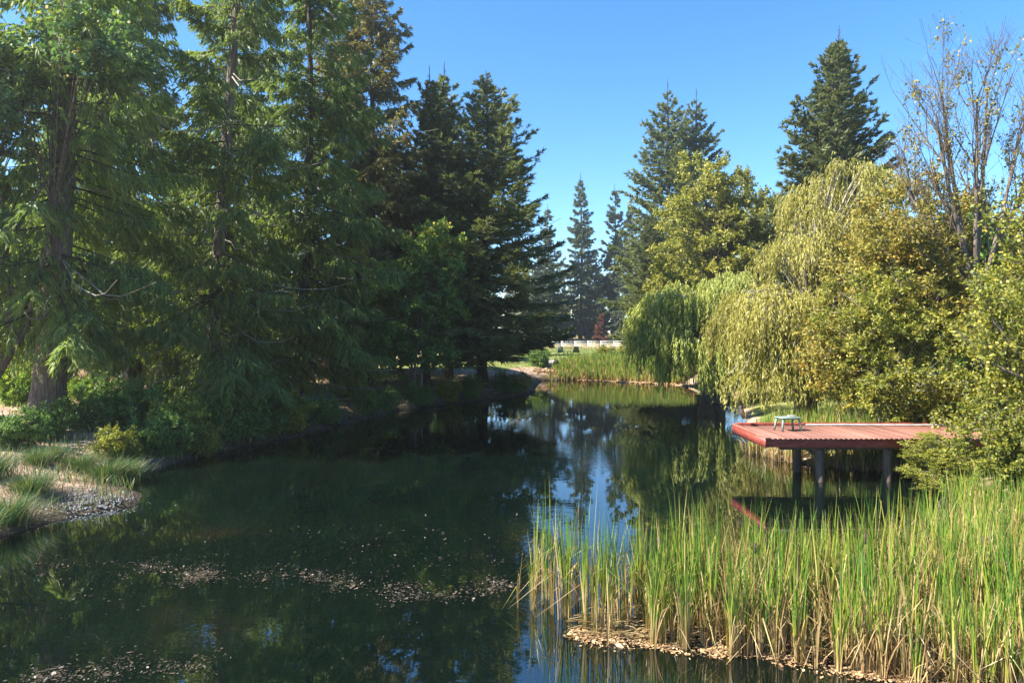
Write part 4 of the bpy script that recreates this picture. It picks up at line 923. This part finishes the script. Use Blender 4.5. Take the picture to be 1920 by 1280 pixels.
# fascia boards, cap, joists
boxobj('front_fascia', MAT['redtrim'], dock, (.0, LX, .09, .13, DZ - .27, DZ - .045), .004)
boxobj('rear_fascia', MAT['redtrim'], dock, (.0, LX, LY - .05, LY - .01, DZ - .27, DZ - .045), .004)
Mx = Mesh(); box(Mx, -.05, -.006, .0, LY + .02, DZ - .27, DZ - .005); link('end_fascia', Mx.build('end_fascia', MAT['redtrim']), dock)
boxobj('edge_cap', MAT['red'], dock, (-.065, .09, -.06, LY + .06, DZ + .004, DZ + .034), .006)
boxobj('rear_kerb', MAT['redtrim'], dock, (.065, LX, LY - .09, LY + .05, DZ + .006, DZ + .075), .006)
jo = None
for k in range(13):
    Mx = Mesh(); box(Mx, 0, .05, .14, LY - .06, DZ - .22, DZ - .045); o = link('joist', Mx.build('joist', MAT['post']), dock); o.location = (.1 + k * .6, 0, 0)
for yy in (.36, 1.84): boxobj('beam', MAT['post'], dock, (.5, LX, yy - .08, yy + .08, DZ - .37, DZ - .225))
def dpost(x, y, r0):
    Mx = Mesh(); K = 8; u = np.linspace(0, 1, K); tubes(Mx, np.stack([x + .02 * np.sin(u * 4), y + 0 * u, -1.4 + u * (DZ + 1.1)], 1)[None] if False else np.stack([x + .02 * np.sin(u * 4), y + 0 * u, -1.4 + u * (1.4 + DZ - .37)], 1)[None], (r0 * (1 + .06 * np.sin(u * 9)))[None], 10)
    link('post', Mx.build('post', MAT['post'], True), dock)
for (xx, yd) in ((1494, 21.24), (1537, 19.76), (1664, 19.76), (1693, 21.24)):
    dpost(at(xx, yd) - DX0, yd - DY0, .125)
for xx in (12.5 , 14.3):
    for yd in (19.76, 21.24): dpost(xx - DX0 + .6, yd - DY0, .12)
Mx = Mesh(); hexa(Mx, [(1.62, .36, .66), (1.68, .36, .66), (1.68, 1.84, .86), (1.62, 1.84, .86), (1.62, .36, .76), (1.68, .36, .76), (1.68, 1.84, .92), (1.62, 1.84, .92)])
link('brace', Mx.build('brace', MAT['post']), dock)
# side table on the dock
def side_table(x, y, z):
    e = empty('side_table', (x, y, z), R(12)); tag(e, 'small grey-green plastic side table standing near the pond end of the red dock', 'table')
    o = boxobj('table_top', MAT['greenplastic'], e, (-.33, .33, -.22, .22, .385, .42), .012)
    boxobj('apron', MAT['greenplastic'], e, (-.29, .29, -.18, .18, .355, .384), .006)
    for sx in (-1, 1):
        for sy in (-1, 1):
            Mx = Mesh(); a_, b_ = .27 * sx, .17 * sy; c_, d_ = .325 * sx, .21 * sy; h = .024
            hexa(Mx, [(c_ - h, d_ - h, 0), (c_ + h, d_ - h, 0), (c_ + h, d_ + h, 0), (c_ - h, d_ + h, 0), (a_ - h, b_ - h, .36), (a_ + h, b_ - h, .36), (a_ + h, b_ + h, .36), (a_ - h, b_ + h, .36)])
            link('leg', Mx.build('leg', MAT['greenplastic']), e)
tx_, ty_ = at(1477, 21.0), 21.0
side_table(tx_, ty_, DZ)
o = boxobj('block', MAT['rock'], None, (-.11, .11, -.08, .08, 0, .045), .012); o.location = (tx_ + .12, ty_ + .02, DZ + .423); tag(o, 'small flat pale block lying on the green side table', 'block')
# pipe along the rear edge
M = Mesh(); xs = np.linspace(0, 4.9, 14); tubes(M, np.stack([xs, .03 * np.sin(xs * 1.4), 0 * xs + .026], 1)[None], np.full((1, 14), .024), 7)
o = link('pipe', M.build('pipe', MAT['pipe'], True)); o.location = (at(1512, 22.1), 22.15, DZ); tag(o, 'long pale grey pipe lying along the rear edge of the red dock', 'pipe')
# dark bird decoy on a stake
e = empty('bird_decoy', (DX0 + .18, DY1 - .28, DZ)); tag(e, 'dark brown bird-shaped decoy on a thin stake at the far left corner of the dock', 'decoy')
M = Mesh(); tubes(M, [[(0, 0, 0), (0, 0, .15), (0, 0, .34)]], [[.012, .012, .012]], 6); link('stake', M.build('stake', MAT['decoy']), e)
M = Mesh(); tubes(M, [[(.02, 0, .26), (.02, 0, .30), (.01, 0, .38), (-.005, 0, .47), (-.02, 0, .53), (-.03, 0, .56), (-.04, 0, .60), (-.04, 0, .645), (-.035, 0, .67)]], [[.01, .04, .075, .085, .065, .048, .062, .05, .008]], 12); link('body', M.build('body', MAT['decoy'], True), e)
M = Mesh(); tubes(M, [[(-.09, 0, .61), (-.115, 0, .60), (-.135, 0, .58)]], [[.02, .012, .002]], 6); link('beak', M.build('beak', MAT['decoy'], True), e)
for s_ in (-1, 1):
    M = Mesh(); tubes(M, [[(.0, .07 * s_, .52), (.02, .085 * s_, .42), (.05, .06 * s_, .28), (.07, .04 * s_, .22)]], [[.02, .035, .025, .004]], 6); link('wing', M.build('wing', MAT['decoy'], True), e)

# ------------------------------------------------------------------ white fence, garden chairs, house
fence = empty('rail_fence', (0, 0, 0)); tag(fence, 'white painted rail fence crossing the lawn beyond the far reeds', 'fence')
fx = [(955 + k * 24.5) for k in range(13)]
Mx = Mesh(); box(Mx, -.07, .07, -.07, .07, -.3, 1.2); pme = Mx.build('post', MAT['white'])
Mc = Mesh(); box(Mc, -.1, .1, -.1, .1, 1.2, 1.25)
pp = []
for k, x in enumerate(fx):
    Yd = 122 - k * .9; X_ = at(x, Yd); z = ground_z(X_, Yd) + max(0, k - 3) * .07; pp.append((X_, Yd, z)); o = link('post', pme, fence); o.location = (X_, Yd, z)
for a_, b_ in zip(pp[:-1], pp[1:]):
    for h in (.38, .74, 1.10):
        Mx = Mesh(); hexa(Mx, [(a_[0], a_[1] - .11, a_[2] + h - .045), (b_[0], b_[1] - .11, b_[2] + h - .045), (b_[0], b_[1] - .075, b_[2] + h - .045), (a_[0], a_[1] - .075, a_[2] + h - .045),
                               (a_[0], a_[1] - .11, a_[2] + h + .045), (b_[0], b_[1] - .11, b_[2] + h + .045), (b_[0], b_[1] - .075, b_[2] + h + .045), (a_[0], a_[1] - .075, a_[2] + h + .045)])
        link('rail', Mx.build('rail', MAT['white']), fence)
def garden_chair(x, y, rz, lab):
    e = empty('garden_chair', (x, y, ground_z(x, y)), rz); tag(e, lab, 'chair', 'garden chairs on the far lawn')
    mt = MAT['darkgreen']
    hx = lambda nm, v: (lambda Mq: (hexa(Mq, v), link(nm, Mq.build(nm, mt), e)))(Mesh())
    hx('seat', [(-.32, -.35, .40), (.32, -.35, .40), (.32, .3, .28), (-.32, .3, .28), (-.32, -.35, .44), (.32, -.35, .44), (.32, .3, .32), (-.32, .3, .32)])
    for k in range(5):
        c_ = -.28 + k * .14; tp = 1.12 - abs(k - 2) * .05
        hx('back_slat', [(c_ - .06, .26, .3), (c_ + .06, .26, .3), (c_ + .06, .30, .3), (c_ - .06, .30, .3), (c_ - .065, .56, tp), (c_ + .065, .56, tp), (c_ + .065, .60, tp), (c_ - .065, .60, tp)])
    for s_ in (-1, 1):
        boxobj('leg', mt, e, (s_ * .37 - .03, s_ * .37 + .03, -.36, -.28, 0, .56)); boxobj('leg', mt, e, (s_ * .37 - .03, s_ * .37 + .03, .34, .42, 0, .56))
        boxobj('armrest', mt, e, (s_ * .38 - .07, s_ * .38 + .07, -.42, .45, .562, .59))
garden_chair(at(1080, 88), 88, R(178), 'right one of the pair of dark green garden chairs on the far lawn')
garden_chair(at(1052, 89), 89, R(165), 'dark green garden chair on the far lawn, left one half hidden by the conifer')
e = empty('garden_table', (at(1067, 88.5), 88.5, ground_z(at(1067, 88.5), 88.5))); tag(e, 'low dark garden table between the two green garden chairs', 'table')
boxobj('table_top', MAT['darkgreen'], e, (-.3, .3, -.3, .3, .42, .46))
for sx in (-.25, .25):
    for sy in (-.25, .25): boxobj('leg', MAT['darkgreen'], e, (sx - .03, sx + .03, sy - .03, sy + .03, 0, .42))

hx0, hx1, hy0, hy1, hz = -38.0, -12.5, 50.0, 59.0, 1.0
house = empty('house', (hx0, hy0, hz)); tag(house, 'tan walled house glimpsed through the cedars behind the left bank', 'house')
LXh, LYh, WH = hx1 - hx0, hy1 - hy0, 4.6
boxobj('wall', MAT['siding'], house, (0, LXh, 0, LYh, -1, WH))
M = Mesh(); ov = .7
hexa(M, [(-ov, -ov, WH - .1), (LXh + ov, -ov, WH - .1), (LXh + ov, LYh / 2, WH + 2.3), (-ov, LYh / 2, WH + 2.3), (-ov, -ov, WH + .1), (LXh + ov, -ov, WH + .1), (LXh + ov, LYh / 2, WH + 2.5), (-ov, LYh / 2, WH + 2.5)])
link('roof', M.build('roof', MAT['roof']), house)
M = Mesh()
hexa(M, [(-ov, LYh / 2 + .002, WH + 2.3), (LXh + ov, LYh / 2 + .002, WH + 2.3), (LXh + ov, LYh + ov, WH - .1), (-ov, LYh + ov, WH - .1), (-ov, LYh / 2 + .002, WH + 2.5), (LXh + ov, LYh / 2 + .002, WH + 2.5), (LXh + ov, LYh + ov, WH + .1), (-ov, LYh + ov, WH + .1)])
link('roof', M.build('roof', MAT['roof']), house)
for gx_ in (0.0, LXh):
    M = Mesh(); s_ = .12 if gx_ == 0 else -.12
    M.add([(gx_ + s_, 0, WH), (gx_ + s_, LYh, WH), (gx_ + s_, LYh / 2 + .1, WH + 2.35), (gx_ + s_, LYh / 2 - .1, WH + 2.35)], [(0, 1, 2, 3)]); link('gable', M.build('gable', MAT['siding']), house)
for k, (cx, ww, z0, z1) in enumerate([(3, 2.0, 1.0, 2.6), (7.5, 2.0, 1.0, 2.6), (12, 1.6, 1.0, 2.6), (16.4, 2.8, .4, 2.9), (20.6, 2.2, 1.0, 2.7), (23.6, 1.2, 1.0, 2.6)]):
    wn = boxobj('window', MAT['white'], house, (cx - ww / 2, cx + ww / 2, -.07, -.002, z0, z1))
    for s_ in (-1, 1):
        boxobj('pane', MAT['glass'], wn, (cx + s_ * ww / 4 - ww / 4 + .09, cx + s_ * ww / 4 + ww / 4 - .09, -.085, -.072, z0 + .1, z1 - .1))
boxobj('door', MAT['white'], house, (9.3, 10.25, -.06, -.002, -.1, 2.1))

# ------------------------------------------------------------------ thin volume added to lift the darks, standing in for lens glare
m, t, n, l, out = newmat('veil_haze'); pv = n.new('ShaderNodeVolumePrincipled'); pv.inputs['Density'].default_value = .00065; pv.inputs['Color'].default_value = (.97, .98, .96, 1); pv.inputs['Anisotropy'].default_value = .6
l.new(pv.outputs[0], out.inputs['Volume'])
M = Mesh(); box(M, -420, 420, -40, 420, -3.5, 36); tag(link('veil_haze', M.build('veil_haze', m)), kind='stuff')
